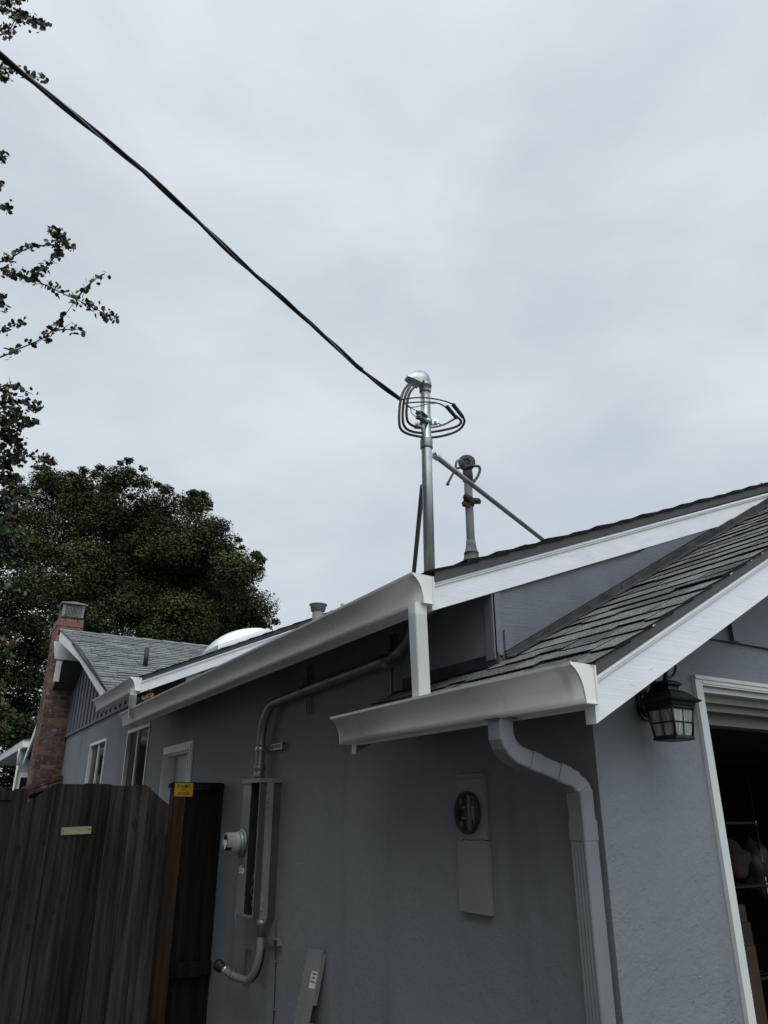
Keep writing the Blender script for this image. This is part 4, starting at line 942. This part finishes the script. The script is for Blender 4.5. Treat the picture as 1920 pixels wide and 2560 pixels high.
# =================================================================== fence, gate, sign
GA, GB = Vector((-1.387, 4.398, 0)), Vector((-.447, 3.84, 0)); gd_ = (GB-GA); GL = gd_.length; gd_.normalize(); gn = Vector((gd_.y, -gd_.x, 0))
if gn.dot(CAM-GA) < 0: gn = -gn
gate = thing('fence_gate', (GA.x, GA.y, 0), 'dark weathered board gate with clipped corners and a small brass plate', 'gate')
def ztop(s): return min(1.897+.006*math.sin(s*5), 1.746+(1.897-1.746)*s/.215, 1.746+(1.897-1.746)*(GL-s)/.20)
edges = [0, .045, .235, .44, .64, .80, .935, GL]
mb = MB(); rnd = random.Random(4)
for k, (a, b) in enumerate(zip(edges, edges[1:])):
    ss = sorted(set([a+.0028, b-.0028]+[x for x in (.215, GL-.20) if a < x < b])); fr = .006*(k % 2)+rnd.uniform(0, .003)
    tz = rnd.uniform(-.007, .005); pts = [GA+gd_*s+Vector((0, 0, ztop(s)+tz+.002*math.sin(s*37))) for s in ss]+[GA+gd_*s+Vector((0, 0, .06)) for s in (ss[-1], ss[0])]
    mb.prism([p+gn*fr for p in pts], gn*-.02, (0, 2, 0, 1, 0, 2, 0)[k])
    for z_ in (.40, 1.66):                      # nail heads
        for s_ in (a+.035, b-.035):
            if b-a > .1:
                c_ = GA+gd_*s_+Vector((0, 0, z_+rnd.uniform(-.015, .015)))+gn*(fr+.0008)
                mb.add([c_+gd_*.0035*math.cos(t*1.05)+Vector((0, 0, .0035*math.sin(t*1.05))) for t in range(6)], [tuple(range(6))], 3)
    for _ in range(rnd.choice((0, 1, 2))):      # drying splits
        s_, z_ = rnd.uniform(a+.03, b-.03), rnd.uniform(.7, 1.5); hh = rnd.uniform(.08, .3); c_ = GA+gd_*s_+Vector((0, 0, z_))+gn*(fr+.0005)
        mb.add([c_+gd_*-.002, c_+gd_*.002, c_+gd_*.001+Vector((0, 0, hh)), c_+gd_*-.0006+Vector((0, 0, hh))], [(0, 1, 2, 3)], 3)
    for _ in range(rnd.choice((1, 2, 2))):
        s_, z_ = rnd.uniform(a+.02, b-.02), rnd.uniform(.6, 1.66); rr = rnd.uniform(.006, .013); c_ = GA+gd_*s_+Vector((0, 0, z_))+gn*fr
        mb.add([c_+gd_*rr*math.cos(t*.7)+Vector((0, 0, rr*1.6*math.sin(t*.7)))+gn*.0006 for t in range(9)], [tuple(range(9))], 3)
        mb.add([c_+gd_*rr*1.7*math.cos(t*.7)+Vector((0, 0, rr*3.2*math.sin(t*.7)))+gn*.0003 for t in range(9)], [tuple(range(9))], 1)
mb.build('boards', mats('fence', 'fence_b', 'fence_c', 'knot'), gate)
for z in (.35, 1.62):
    mb = MB(); mb.prism([GA+gd_*.03+Vector((0, 0, z)), GA+gd_*(GL-.03)+Vector((0, 0, z)), GA+gd_*(GL-.03)+Vector((0, 0, z+.09)), GA+gd_*.03+Vector((0, 0, z+.09))], gn*-.04)
    o_ = mb.build('rail', M['fence'], gate); o_.location = gn*-.021
mb = MB(); s0 = GL-.10; mb.prism([GA+gd_*s0+gn*.0085+Vector((0, 0, .06)), GA+gd_*(GL-.005)+gn*.0085+Vector((0, 0, .06)), GA+gd_*(GL-.005)+gn*.0085+Vector((0, 0, 1.55)), GA+gd_*s0+gn*.0085+Vector((0, 0, 1.55))], gn*.015)
mb.build('batten', M['fence'], gate)
# brass plate
bp = thing('brass_plate', GA+gd_*.30+Vector((0, 0, 1.62)), 'small blank brass plate screwed high on the board gate', 'plate')
def gpt(px, py): # on the gate's face
    d = _ray(px, py); p0 = GA+gn*.0095; t = (p0-CAM).dot(gn)/d.dot(gn); return CAM+d*t
q = [gpt(*p) for p in ((152, 2088), (155, 2069), (229, 2065), (227, 2084))]
MB().prism(q, gn*.003).build('plate', M['brass'], bp)
for px_ in ((158, 2078.5), (224, 2074)): MB().lathe(gpt(*px_)+gn*.003, gn, [(0, .006), (.002, .005)], 8).build('screw', M['dark_metal'], bp)

FY = 3.95
fen = thing('side_fence', (-.2, FY, 0), 'narrow dark fence panel with reddish post between the gate and the house wall', 'fence')
mb = MB()
for a, b in ((-.30, -.205), (-.203, -.10), (-.098, -.004)): mb.box((a, FY+.006+.004*(a < -.2), .04), (b, FY+.03, 1.87))
mb.build('boards', M['fence_dark'], fen)
mb = MB(); mb.prism([(-.418, FY-.012, 1.905), (-.418, FY-.012, 1.875), (-.005, FY-.012, 1.872), (-.005, FY-.012, 1.905), (-.02, FY-.012, 1.918), (-.40, FY-.012, 1.918)], (0, .10, 0)); mb.build('cap_rail', M['fence_dark'], fen)
mb = MB(); mb.box((-.402, FY-.010, 0), (-.305, FY+.085, 1.872)); mb.build('post', M['redwood'], fen, .003)
mb = MB(); mb.box((-.30, FY-.03, .62), (-.01, FY+.005, .71)); mb.build('rail', M['fence_dark'], fen)

sgn = thing('fence_sign', at(460, 1974, 'y', FY-.02), 'small yellow DYNAMITE sign with black lettering nailed to the fence post', 'sign')
SY = FY-.0145
q = [at(*p, 'y', SY) for p in ((435, 1991), (436, 1957), (484, 1957), (482, 1991))]
x0, x1 = q[0].x+.0, q[2].x; z0, z1 = q[0].z, q[1].z
MB().box((x0, SY, z0), (x1, SY+.002, z1)).build('plate', M['sign_yellow'], sgn, .0008)
mb = MB()
for (u_, v_) in ((.06, .07), (.94, .07), (.06, .93), (.94, .93), (.45, .09)): MB().lathe((x0+(x1-x0)*u_, SY, z0+(z1-z0)*v_), (0, -1, 0), [(0, .0035), (.001, .003)], 8).build('nail', M['label_ink'], sgn)
def text(body, w, h, cx, cz, y, m, parent, name='lettering'):
    cu = bpy.data.curves.new('t', 'FONT'); cu.body = body; cu.extrude = .0003; cu.align_x = 'CENTER'; cu.align_y = 'CENTER'; cu.offset = .022
    t = bpy.data.objects.new('t', cu); COL.objects.link(t); bpy.context.view_layer.update()
    me = bpy.data.meshes.new_from_object(t.evaluated_get(bpy.context.evaluated_depsgraph_get())); bpy.data.objects.remove(t)
    co = np.empty(len(me.vertices)*3); me.vertices.foreach_get('co', co); co = co.reshape(-1, 3)
    lo, hi = co.min(0), co.max(0)
    x = (co[:, 0]-(lo[0]+hi[0])/2)/(hi[0]-lo[0])*w+cx; z = (co[:, 1]-(lo[1]+hi[1])/2)/(hi[1]-lo[1])*h+cz; yy = y-(co[:, 2]-lo[2])*1.0
    root = parent.location; out = np.stack([x-root[0], yy-root[1], z-root[2]], 1); me.vertices.foreach_set('co', out.ravel()); me.materials.clear(); me.materials.append(m); me.update()
    o = bpy.data.objects.new(name, me); COL.objects.link(o); o.parent = parent; return o
sw, sh = x1-x0, z1-z0; cx = (x0+x1)/2
text('DYNAMITE', sw*.78, sh*.27, cx, z0+sh*.76, SY-.0006, M['label_ink'], sgn)
text('FENCE CO.', sw*.34, sh*.10, cx-.003, z0+sh*.50, SY-.0006, M['rust'], sgn)
text('637-7039', sw*.66, sh*.20, cx, z0+sh*.21, SY-.0006, M['label_ink'], sgn)
MB().box((x0+sw*.18, SY-.0008, z0+sh*.375), (x0+sw*.82, SY-.0003, z0+sh*.39)).build('rule_line', M['rust'], sgn)

# fence further left, behind the gate
lf = thing('yard_fence', (-1.5, 5.0, 0), 'weathered board fence running left behind the gate', 'fence')
LA = Vector((-1.30, 5.16, 0)); ld = Vector((-math.cos(R(30.7)), math.sin(R(30.7)), 0))
mb = MB(); rnd = random.Random(6)
for k in range(9):
    a, b = .085+k*.15, .085+k*.15+.146; P = [LA+ld*a, LA+ld*b]
    mb.prism([P[0]+Vector((0, 0, .03)), P[1]+Vector((0, 0, .03)), P[1]+Vector((0, 0, 1.835)), P[0]+Vector((0, 0, 1.835))], -gn*(.018+rnd.uniform(0, .004)))
mb.build('boards', M['fence'], lf)
mb = MB(); P = [LA+gn*.012+ld*.09, LA+ld*1.45+gn*.012]; mb.prism([P[0]+Vector((0, 0, 1.80)), P[1]+Vector((0, 0, 1.80)), P[1]+Vector((0, 0, 1.875)), P[0]+Vector((0, 0, 1.875))], -gn*.05); mb.build('cap_rail', M['fence'], lf)
mb = MB(); P = [LA+gn*.02, LA+ld*.085+gn*.02]; mb.prism([P[0], P[1], P[1]+Vector((0, 0, 1.885)), P[0]+Vector((0, 0, 1.885))], -gn*.09); mb.build('post', M['fence'], lf)

# =================================================================== garage contents
rack = thing('storage_rack', (.9, 1.2, .02), 'chrome wire storage rack just inside the dark garage', 'rack')
pa = at(1812, 2090, 'y', 1.3); pb = at(1890, 2090, 'y', 1.3)
RX0, RX1, RY0, RY1 = pa.x, pb.x+.02, 1.3, 1.75
for (xx, yy) in ((RX0, RY0), (RX1, RY0), (RX0, RY1), (RX1, RY1)):
    mb = MB(); mb.tube([(xx, yy, .03), (xx, yy, 2.02)], .006, 8)
    for z in (.3, .75, 1.25, 1.62): mb.lathe((xx, yy, z), (0, 0, 1), [(0, .009), (.04, .008)], 8)
    mb.build('post', M['chrome'], rack)
for z in (.32, .77, 1.27, 1.64):
    mb = MB(); 
    for k in range(8): yy = RY0+(RY1-RY0)*k/7; mb.box((RX0, yy-.002, z-.002), (RX1, yy+.002, z+.002))
    mb.box((RX0-.003, RY0-.004, z-.012), (RX1+.003, RY0-.0022, z-.003)); mb.build('shelf', M['panel_dark'], rack)
def lump(c, r, seed, m, name, label, cat, sqz=(1, .8, .8)):
    rnd = np.random.default_rng(seed); mb = MB(); mb.ball(c, r, 12, 0, sqz); V = np.array(mb.v)-np.array(c)
    for _ in range(7):
        d = rnd.normal(size=3); d /= np.linalg.norm(d); w = V@d/r; V *= (1+.07*np.sin(w*6+rnd.uniform(0, 6)))[:, None]
    mb.v = [tuple(v) for v in V+np.array(c)]; o = mb.build(name, m); return tag(o, label, cat)
c1 = at(1836, 2148, 'y', 1.36); lump((c1.x, 1.36, c1.z), .10, 1, M['pink_cloth'], 'bundled_cloth', 'crumpled pink cloth bundle on the rack in the dark garage', 'cloth', (.9, .8, 1.1))
c1 = at(1886, 2165, 'y', 1.36); lump((c1.x, 1.36, c1.z), .12, 2, M['blue_plastic'], 'plastic_bag', 'bulging blue-grey bag on the rack beside the pink cloth', 'bag', (.9, .7, 1.25))
def carton(px0, px1, py0, py1, y, d, label, tape=True):
    a = at(px0, py1, 'y', y); b = at(px1, py0, 'y', y)
    t = thing('cardboard_box', ((a.x+b.x)/2, y, a.z), label, 'box', 'cardboard boxes stacked in the garage'); mb = MB(); mb.box((a.x, y, a.z), (b.x, y+d, b.z)); mb.build('carton', M['cardboard'], t, .002)
    return t, a, b
cz = [at(1850, p, 'y', .75).z for p in (2545, 2367, 2308, 2262)]
xa, xb = at(1850, 2450, 'y', .75).x, at(1893, 2450, 'y', .75).x
def carton2(z0, z1, xa, xb, label, dark=False):
    t = thing('cardboard_box', ((xa+xb)/2, .75, z0), label, 'box', 'cardboard boxes stacked in the garage')
    mb = MB(); mb.box((xa, .75, z0), (xb, 1.15, z1)); mb.build('carton', M['cardboard'], t, .002)
    if dark:
        mb = MB(); mb.box((xa+.008, .7475, z0+.015), (xa+.065, .7495, z1-.015)); mb.box((xa+.075, .7475, z0+.015), (xb-.006, .7495, z1-.015)); mb.build('printed_face', M['panel_dark'], t)
    else: 
        mb = MB(); mb.box(((xa+xb)/2-.02, .7485, z1-.03), ((xa+xb)/2+.02, .7495, z1-.003)); mb.build('tape', M['cardboard'], t)
zf = .021
carton2(zf, cz[1]-.002, xa, xb+.03, 'tall plain brown cardboard box at the bottom of the garage stack')
carton2(cz[1], cz[2]-.002, xa+.0, xb+.02, 'cardboard box with dark printed front in the middle of the stack', True)
carton2(cz[2], cz[3], xa, xb, 'small plain cardboard box on top of the garage stack')

# =================================================================== foliage
def leafmesh(name, pts, nrm, size, mats_, parent, lobed=False, mi=None, seed=0):
    rng = np.random.default_rng(seed); N = len(pts)
    nrm = nrm/np.linalg.norm(nrm, axis=1)[:, None]
    ref = rng.normal(size=(N, 3)); t = np.cross(nrm, ref); t /= np.linalg.norm(t, axis=1)[:, None]; b = np.cross(nrm, t)
    if lobed: shp = [(0, -.55), (.20, -.34), (.38, -.16), (.32, .02), (.44, .22), (.26, .28), (.16, .52), (0, .46), (-.16, .52), (-.26, .28), (-.44, .22), (-.32, .02), (-.38, -.16), (-.20, -.34)]
    else: shp = [(0, -.6), (.30, -.12), (.2, .35), (0, .6), (-.22, .32), (-.30, -.1)]
    k = len(shp); V = np.empty((N, k, 3)); s = size[:, None]
    for j, (a, c) in enumerate(shp):
        V[:, j] = pts+t*a*s+b*c*s+nrm*(abs(a)*.35*s)
    me = bpy.data.meshes.new(name); me.vertices.add(N*k); me.vertices.foreach_set('co', V.ravel())
    me.loops.add(N*k); me.loops.foreach_set('vertex_index', np.arange(N*k, dtype=np.int32))
    me.polygons.add(N); me.polygons.foreach_set('loop_start', np.arange(0, N*k, k, dtype=np.int32)); me.polygons.foreach_set('loop_total', np.full(N, k, dtype=np.int32))
    for m in mats_: me.materials.append(m)
    if mi is None: mi = rng.integers(0, len(mats_), N)
    me.polygons.foreach_set('material_index', mi.astype(np.int32)); me.update(calc_edges=True); me.validate()
    o = bpy.data.objects.new(name, me); COL.objects.link(o); o.parent = parent; return o

def blob_tree(name, label, circles, dist, root_xy, trunk_r, n_leaf, leaf, seed, sub=(.45, .85), depth=2.2, hole=0.0, cat='tree', dark=0.0):
    rng = np.random.default_rng(seed); rnd = random.Random(seed)
    t = thing(name, (root_xy[0], root_xy[1], 0), label, cat); RO = np.array(t.location)
    C = []; Rr = []
    for (px, py, r) in circles:
        d = dist+rng.uniform(-.5, .5)*depth; c = np.array(atd(px, py, d)); rad = r*d/1857
        k = max(6, int((9 if rad > .45 else 7)*(rad/.7)**2))
        for _ in range(k):
            v = rng.normal(size=3); v /= np.linalg.norm(v); v[2] = v[2]*.9+.1
            rs = rng.uniform(*sub); C.append(c+v*max(.05, rad-rs*.6)*rng.uniform(.75, 1)); Rr.append(min(rs, rad*.75))
    C = np.array(C); Rr = np.array(Rr)
    keep = rng.random(len(C)) > hole; C = C[keep]; Rr = Rr[keep]
    w = Rr**2; idx = rng.choice(len(C), n_leaf, p=w/w.sum())
    v = rng.normal(size=(n_leaf, 3)); v /= np.linalg.norm(v, axis=1)[:, None]; rad = rng.random(n_leaf)**.42
    v[:, 2] *= .62                                # clumps are flattened sprays
    P = C[idx]+v*(Rr[idx]*rad)[:, None]
    nr = v*.6+rng.normal(size=(n_leaf, 3))*.55+np.array([0, 0, .9])
    tone = rng.random(len(C)); mi = np.where(tone[idx]+rng.normal(size=n_leaf)*.22 < .36+dark, 0, np.where(tone[idx]+rng.normal(size=n_leaf)*.22 < .78+dark, 1, 2))
    leafmesh('crown', P-RO, nr, leaf*(.6+.8*rng.random(n_leaf)), [M['leaf_a'], M['leaf_b'], M['leaf_c']], t, False, mi, seed)
    tr = MB(); top = C.mean(0); base = np.array([root_xy[0], root_xy[1], 0]); fork = base*.55+top*.45; fork[2] = max(1.6, top[2]*.42)
    tr.tube(smoothpts([base, base*.7+fork*.3+np.array([.1, 0, 0]), fork], 5), trunk_r, 12, scales=list(np.linspace(1.25, .8, 11)))
    for _ in range(26):
        e = C[rng.integers(len(C))]; e = top+(e-top)*.62; mid = fork*.45+e*.55+rng.normal(size=3)*.3; mid[2] -= .3
        pts = smoothpts([fork, mid, e], 6); tr.tube(pts, trunk_r*.17, 6, scales=list(np.linspace(1, .12, len(pts))))
    tr.build('trunk', M['bark'], t); return t
OAK = [(150, 1235, 75), (120, 1195, 40), (205, 1215, 40), (285, 1212, 55), (318, 1180, 28), (350, 1205, 35), (235, 1310, 110), (395, 1290, 80), (475, 1272, 50), (505, 1250, 28), (500, 1365, 95), (370, 1420, 130),
       (590, 1440, 75), (640, 1420, 32), (560, 1385, 50), (620, 1515, 75), (655, 1570, 38), (560, 1565, 85), (440, 1570, 110), (300, 1560, 120), (170, 1450, 120), (70, 1350, 100), (55, 1240, 45), (530, 1490, 90), (470, 1640, 90), (250, 1660, 100), (620, 1620, 50), (90, 1290, 50), (415, 1225, 25), (545, 1315, 35)]
OAK += [(330, 1340, 90), (420, 1370, 90), (340, 1440, 90), (430, 1450, 95), (500, 1450, 90), (270, 1420, 90), (390, 1530, 90), (300, 1490, 80), (480, 1560, 80), (360, 1390, 70)]
_q = random.Random(77)
for (a_, b_, c_) in OAK[:24]:                      # small outlying sprays that break the outline
    for _k in range(2):
        t_ = _q.uniform(-2.7, -.2); OAK.append((a_+c_*.98*math.cos(t_), b_+c_*.98*math.sin(t_), _q.uniform(11, 20)))
blob_tree('oak_tree', 'large dense dark green oak rising behind the far roof', OAK, 27, (3.6, 22), .38, 380000, .076, 31, depth=4.0, sub=(.4, .9))
BG = [(30, 1480, 70), (100, 1480, 80), (160, 1560, 70), (40, 1570, 70), (20, 1660, 75), (95, 1640, 65), (60, 1740, 80), (150, 1680, 60), (10, 1830, 70), (90, 1800, 60), (-40, 1750, 80), (-60, 1550, 90), (-50, 1650, 90), (-70, 1450, 90), (15, 1930, 55), (-60, 1880, 80), (60, 1920, 45), (220, 1560, 60), (-30, 1380, 70), (-160, 1600, 120), (-180, 1850, 120), (-60, 2020, 90), (60, 2000, 60), (-330, 1700, 140), (-330, 1950, 140), (150, 1990, 60), (-500, 1800, 160), (-680, 1850, 170), (-560, 1600, 120), (-480, 1960, 150), (-660, 2010, 170), (-850, 1900, 180), (-820, 1700, 170), (35, 1840, 45), (-5, 1850, 50), (70, 1815, 45), (20, 1960, 50), (30, 1700, 60), (70, 1620, 60), (20, 1780, 60), (75, 1560, 60), (50, 1870, 40), (90, 1700, 50)]  # clumps far left are unseen, added to darken the window reflections
blob_tree('garden_tree', 'loose dark tree behind the brick chimney, sky showing through it', BG, 21, (-.6, 18.5), .22, 210000, .075, 32, sub=(.3, .6), depth=3.5, hole=.0, dark=.38)

# hawthorn at the left edge: boughs with lobed leaves and red haws
haw = thing('hawthorn_tree', (-4.6, 2.2, 0), 'hawthorn with small lobed leaves and red berries reaching in at the left edge', 'tree')
HR = np.array(haw.location); rng = np.random.default_rng(44); rnd = random.Random(44)
BR = [  # boughs: points (px, py), distance from the camera, leaf spacing, berry share, tone
 ([(-140, 700), (0, 655), (22, 648), (60, 625), (95, 615), (132, 611), (152, 612)], 4.3, 1.0, .05, 1),
 ([(-180, 690), (0, 672), (22, 686), (62, 690), (112, 712), (160, 735), (200, 753), (235, 770), (262, 785), (283, 797)], 4.4, .32, .35, 0),
 ([(82, 686), (106, 674), (126, 655), (142, 630), (150, 602), (143, 584), (126, 574)], 4.42, .34, .35, 0),
 ([(142, 588), (160, 602), (176, 618), (178, 624)], 4.4, .5, .2, 1),
 ([(196, 742), (208, 726), (226, 708), (246, 692), (262, 684)], 4.35, 1.25, 0, 2),
 ([(-120, 930), (0, 893), (48, 872), (98, 850), (130, 828), (158, 794), (190, 748)], 4.0, .62, .04, 1),
 ([(130, 827), (165, 824), (206, 823)], 4.0, .8, 0, 2),
 ([(-60, 850), (0, 828), (25, 818), (52, 805), (64, 806)], 4.5, .5, .2, 0),
 ([(-60, 1000), (0, 968), (25, 962), (52, 972), (82, 986)], 4.4, .7, .05, 1),
 ([(-80, 1010), (0, 1003), (40, 1008), (75, 1012), (98, 1018)], 4.5, .3, .5, 0),
 ([(-80, 1040), (0, 1030), (45, 1040), (70, 1055), (88, 1052)], 4.6, .3, .4, 0),
 ([(-40, 1090), (0, 1085), (30, 1075), (62, 1064), (85, 1058)], 4.5, .4, .3, 0),
 ([(0, 1060), (25, 1085), (38, 1110), (60, 1135), (90, 1142), (128, 1150)], 4.6, .36, .5, 0),
 ([(-50, 1120), (0, 1130), (25, 1145), (48, 1155)], 4.3, .4, .2, 1),
 ([(-50, 1165), (0, 1172), (25, 1188), (42, 1198)], 4.6, .3, .6, 0),
 ([(-50, 1225), (0, 1235), (22, 1262), (36, 1290)], 4.4, .45, .2, 1),
 ([(-30, 1330), (12, 1290), (42, 1258), (72, 1240), (92, 1215)], 4.2, .8, .1, 2),
 ([(-60, 1330), (0, 1325), (28, 1310), (58, 1330), (72, 1352)], 4.2, .55, .25, 2),
 ([(-90, -10), (0, 22), (30, 28), (62, 45), (90, 58), (112, 66)], 4.2, .36, .15, 0),
 ([(-90, 20), (0, 8), (30, 2), (55, -10)], 4.2, .35, .15, 0),
 ([(-90, 120), (0, 88), (25, 72), (40, 50), (70, 60)], 4.2, .4, .15, 0),
 ([(-80, 160), (0, 172), (30, 172), (70, 185), (112, 198)], 4.1, .75, .3, 0),
 ([(-40, 185), (0, 190), (14, 200)], 4.1, .5, .1, 1),
 ([(-60, 395), (-10, 388), (10, 396)], 4.3, .4, .1, 0), ([(-60, 470), (-15, 465), (4, 466)], 4.3, .4, .1, 0), ([(-60, 520), (0, 522), (22, 520)], 4.3, .36, .2, 0),
 ([(-60, 740), (0, 735), (6, 745)], 4.3, .5, .1, 0), ([(-60, 770), (0, 762), (12, 768)], 4.3, .5, .1, 0),
 *[([(-40, y_), (0, y_+random.Random(y_).randint(-14, 14)), (14+y_ % 23, y_+random.Random(y_+1).randint(-22, 22)), (24+y_ % 31, y_+random.Random(y_+2).randint(-34, 34))], 4.5, .4, .35, 0) for y_ in range(1000, 1420, 21)],
 ([(-60, 1420), (0, 1400), (30, 1415), (52, 1430)], 4.0, .5, .6, 2), ([(-50, 1470), (0, 1460), (30, 1472), (55, 1490)], 4.0, .7, .3, 2),
 ([(-50, 1590), (0, 1600), (20, 1612), (36, 1605)], 4.0, .6, .6, 2), ([(-50, 1620), (0, 1628), (24, 1640), (30, 1648)], 4.0, .6, .2, 2),
 ([(-50, 1735), (0, 1755), (22, 1770), (38, 1786)], 4.0, .6, .6, 2), ([(-40, 1690), (0, 1705), (14, 1720)], 4.0, .7, .2, 2), ([(-40, 1800), (0, 1815), (10, 1822)], 4.0, .6, .4, 2),
]
STEM = smoothpts([Vector((atd(-150, 2100, 4.6).x-.15, atd(-150, 2100, 4.6).y, 0)), atd(-150, 2000, 4.6), atd(-165, 1500, 4.5), atd(-120, 1000, 4.45), atd(-175, 500, 4.35), atd(-110, 0, 4.25), atd(-160, -350, 4.2)], 12)
tw = MB(); tw.tube(STEM, .020, 8, scales=list(np.linspace(1.9, .35, len(STEM)))); LP, LN, LS_, LM = [], [], [], []; be = MB()
for pts, dist, spc, bshare, tone in BR:
    n_ = len(pts); P = smoothpts([atd(a, b, dist+.25*math.sin(i*1.7+dist)) for i, (a, b) in enumerate(pts)], 10)
    tw.tube(P, .0042, 5, scales=list(np.linspace(1.25, .4, len(P))))
    if pts[0][0] < 0:                               # join the twig to the stem just left of the view
        q_ = min(STEM, key=lambda v_: (v_-(P[0]-Vector((0, 0, .10)))).length); md = P[0].lerp(q_, .5)+Vector((0, 0, rnd.uniform(.01, .05)))
        bp_ = smoothpts([P[0]+(P[0]-P[1])*.01, md, q_], 4); tw.tube(bp_, .0052, 6, scales=list(np.linspace(1, 1.7, len(bp_))))
    acc = 0; nxt = .02
    for i in range(1, len(P)):
        seg = P[i]-P[i-1]; acc += seg.length
        while acc > nxt:
            nxt += (.014+spc*.028)*rnd.uniform(.5, 1.6)
            if math.sin(acc*31+dist*7)+.7*math.sin(acc*67+dist*3) < -.35 and spc < .6: continue
            if rnd.random() < bshare*.4:
                for _ in range(rnd.randint(1, 3)):
                    c = P[i]+Vector((rnd.gauss(0, .018), rnd.gauss(0, .018), rnd.gauss(-.004, .018))); be.ball(c, rnd.uniform(.006, .0085), 4)
            for _ in range(rnd.choice((2, 3)) if spc < .5 else rnd.choice((1, 1, 2))):
                dv = Vector((rnd.gauss(0, 1), rnd.gauss(0, 1), rnd.gauss(.1, .9))).normalized(); ln_ = rnd.uniform(.010, .044 if spc < .5 else .034)
                LP.append(P[i]+dv*ln_); LN.append(Vector((rnd.gauss(0, .8), rnd.gauss(0, .8), rnd.gauss(.3, .7)))+dv*.2); LS_.append(rnd.uniform(.019, .040)); LM.append({0: 0, 1: 0 if rnd.random() < .6 else 1, 2: 1}[tone] if rnd.random() > .06 else 2)
        if rnd.random() < .06: tw.tube([P[i], P[i]+Vector((rnd.gauss(0, .02), rnd.gauss(0, .02), rnd.gauss(0, .02)))], .0018, 4)
for _ in range(150):                                # side shoots of that stem, away from the view
    q_ = rnd.choice(STEM[18:]); d_ = (-_r*rnd.uniform(.15, 1)+_f*rnd.gauss(0, .6)+Vector((0, 0, rnd.gauss(.1, .5)))).normalized(); L_ = rnd.uniform(.25, .75)
    sp = smoothpts([q_, q_+d_*L_*.5+Vector((0, 0, rnd.uniform(-.03, .06))), q_+d_*L_+Vector((0, 0, rnd.uniform(-.15, .05)))], 5)
    tw.tube(sp, .004, 5, scales=list(np.linspace(1.4, .4, len(sp))))
    for p_ in sp[2:]:
        for _k in range(4):
            dv = Vector((rnd.gauss(0, 1), rnd.gauss(0, 1), rnd.gauss(.1, .9))).normalized()
            LP.append(p_+dv*rnd.uniform(.01, .05)); LN.append(Vector((rnd.gauss(0, .8), rnd.gauss(0, .8), rnd.gauss(.3, .7)))); LS_.append(rnd.uniform(.022, .044)); LM.append(rnd.choice((0, 0, 1)))
# the rest of the crown, unseen; made large and dense to shade the side wall
N2 = 150000; v = rng.normal(size=(N2, 3)); v /= np.linalg.norm(v, axis=1)[:, None]
cl_ = rng.normal(size=(260, 3)); cl_ /= np.linalg.norm(cl_, axis=1)[:, None]; cc = np.array([-5.6, 2.2, 4.6])+cl_*np.array([2.4, 7.0, 3.6])*(rng.random((260, 1))**.4)
cc[:, 0] = np.minimum(cc[:, 0], -3.05+.05*np.minimum(cc[:, 1]+2, 6))
ii = rng.integers(0, 260, N2); P2 = cc[ii]+v*(.60*rng.random(N2)**.4)[:, None]
PL = np.concatenate([np.array([tuple(p) for p in LP]), P2])-HR; NL = np.concatenate([np.array([tuple(p) for p in LN]), v+rng.normal(size=(N2, 3))*.6+np.array([0, 0, .5])])
SL = np.concatenate([np.array(LS_), rng.uniform(.05, .095, N2)]); ML = np.concatenate([np.array(LM), rng.integers(0, 2, N2)])
leafmesh('leaves', PL, NL, SL, [M['haw_a'], M['haw_b'], M['haw_c']], haw, True, ML, 5)
tw.tube(smoothpts([(-4.6, 2.2, 0), (-4.55, 2.3, 1.0), (-4.7, 2.5, 2.4), (-4.6, 2.8, 4.2)], 5), .11, 10, scales=list(np.linspace(1.2, .4, 16)))
for _ in range(30):
    e = cc[rng.integers(260)]; a = np.array([-4.65, 2.45, rng.uniform(1.6, 3.4)]); pts = smoothpts([a, a*.5+e*.5+rng.normal(size=3)*.15, e], 4); tw.tube(pts, .035, 6, scales=list(np.linspace(1, .15, len(pts))))
tw.build('branches', M['bark'], haw); be.build('berries', M['berry'], haw)['kind'] = 'stuff'

# dead leaves caught behind the gutter
dlv = thing('dry_leaves', at(368, 1755, 'x', -.42), 'tuft of dry brown leaves sticking out of the long gutter', 'leaves')
pts = [at(px_, py_, 'x', -.42+rnd.uniform(-.03, .03)) for px_, py_ in [(rnd.uniform(358, 372), rnd.uniform(1738, 1749)) for _ in range(11)]+[(rnd.uniform(374, 380), rnd.uniform(1724, 1740)) for _ in range(7)]]
A = np.array([tuple(p) for p in pts])-np.array(dlv.location)
leafmesh('leaf', A, rng.normal(size=(len(A), 3)), rng.uniform(.035, .06, len(A)), [M['dry_leaf']], dlv, True, None, 8)
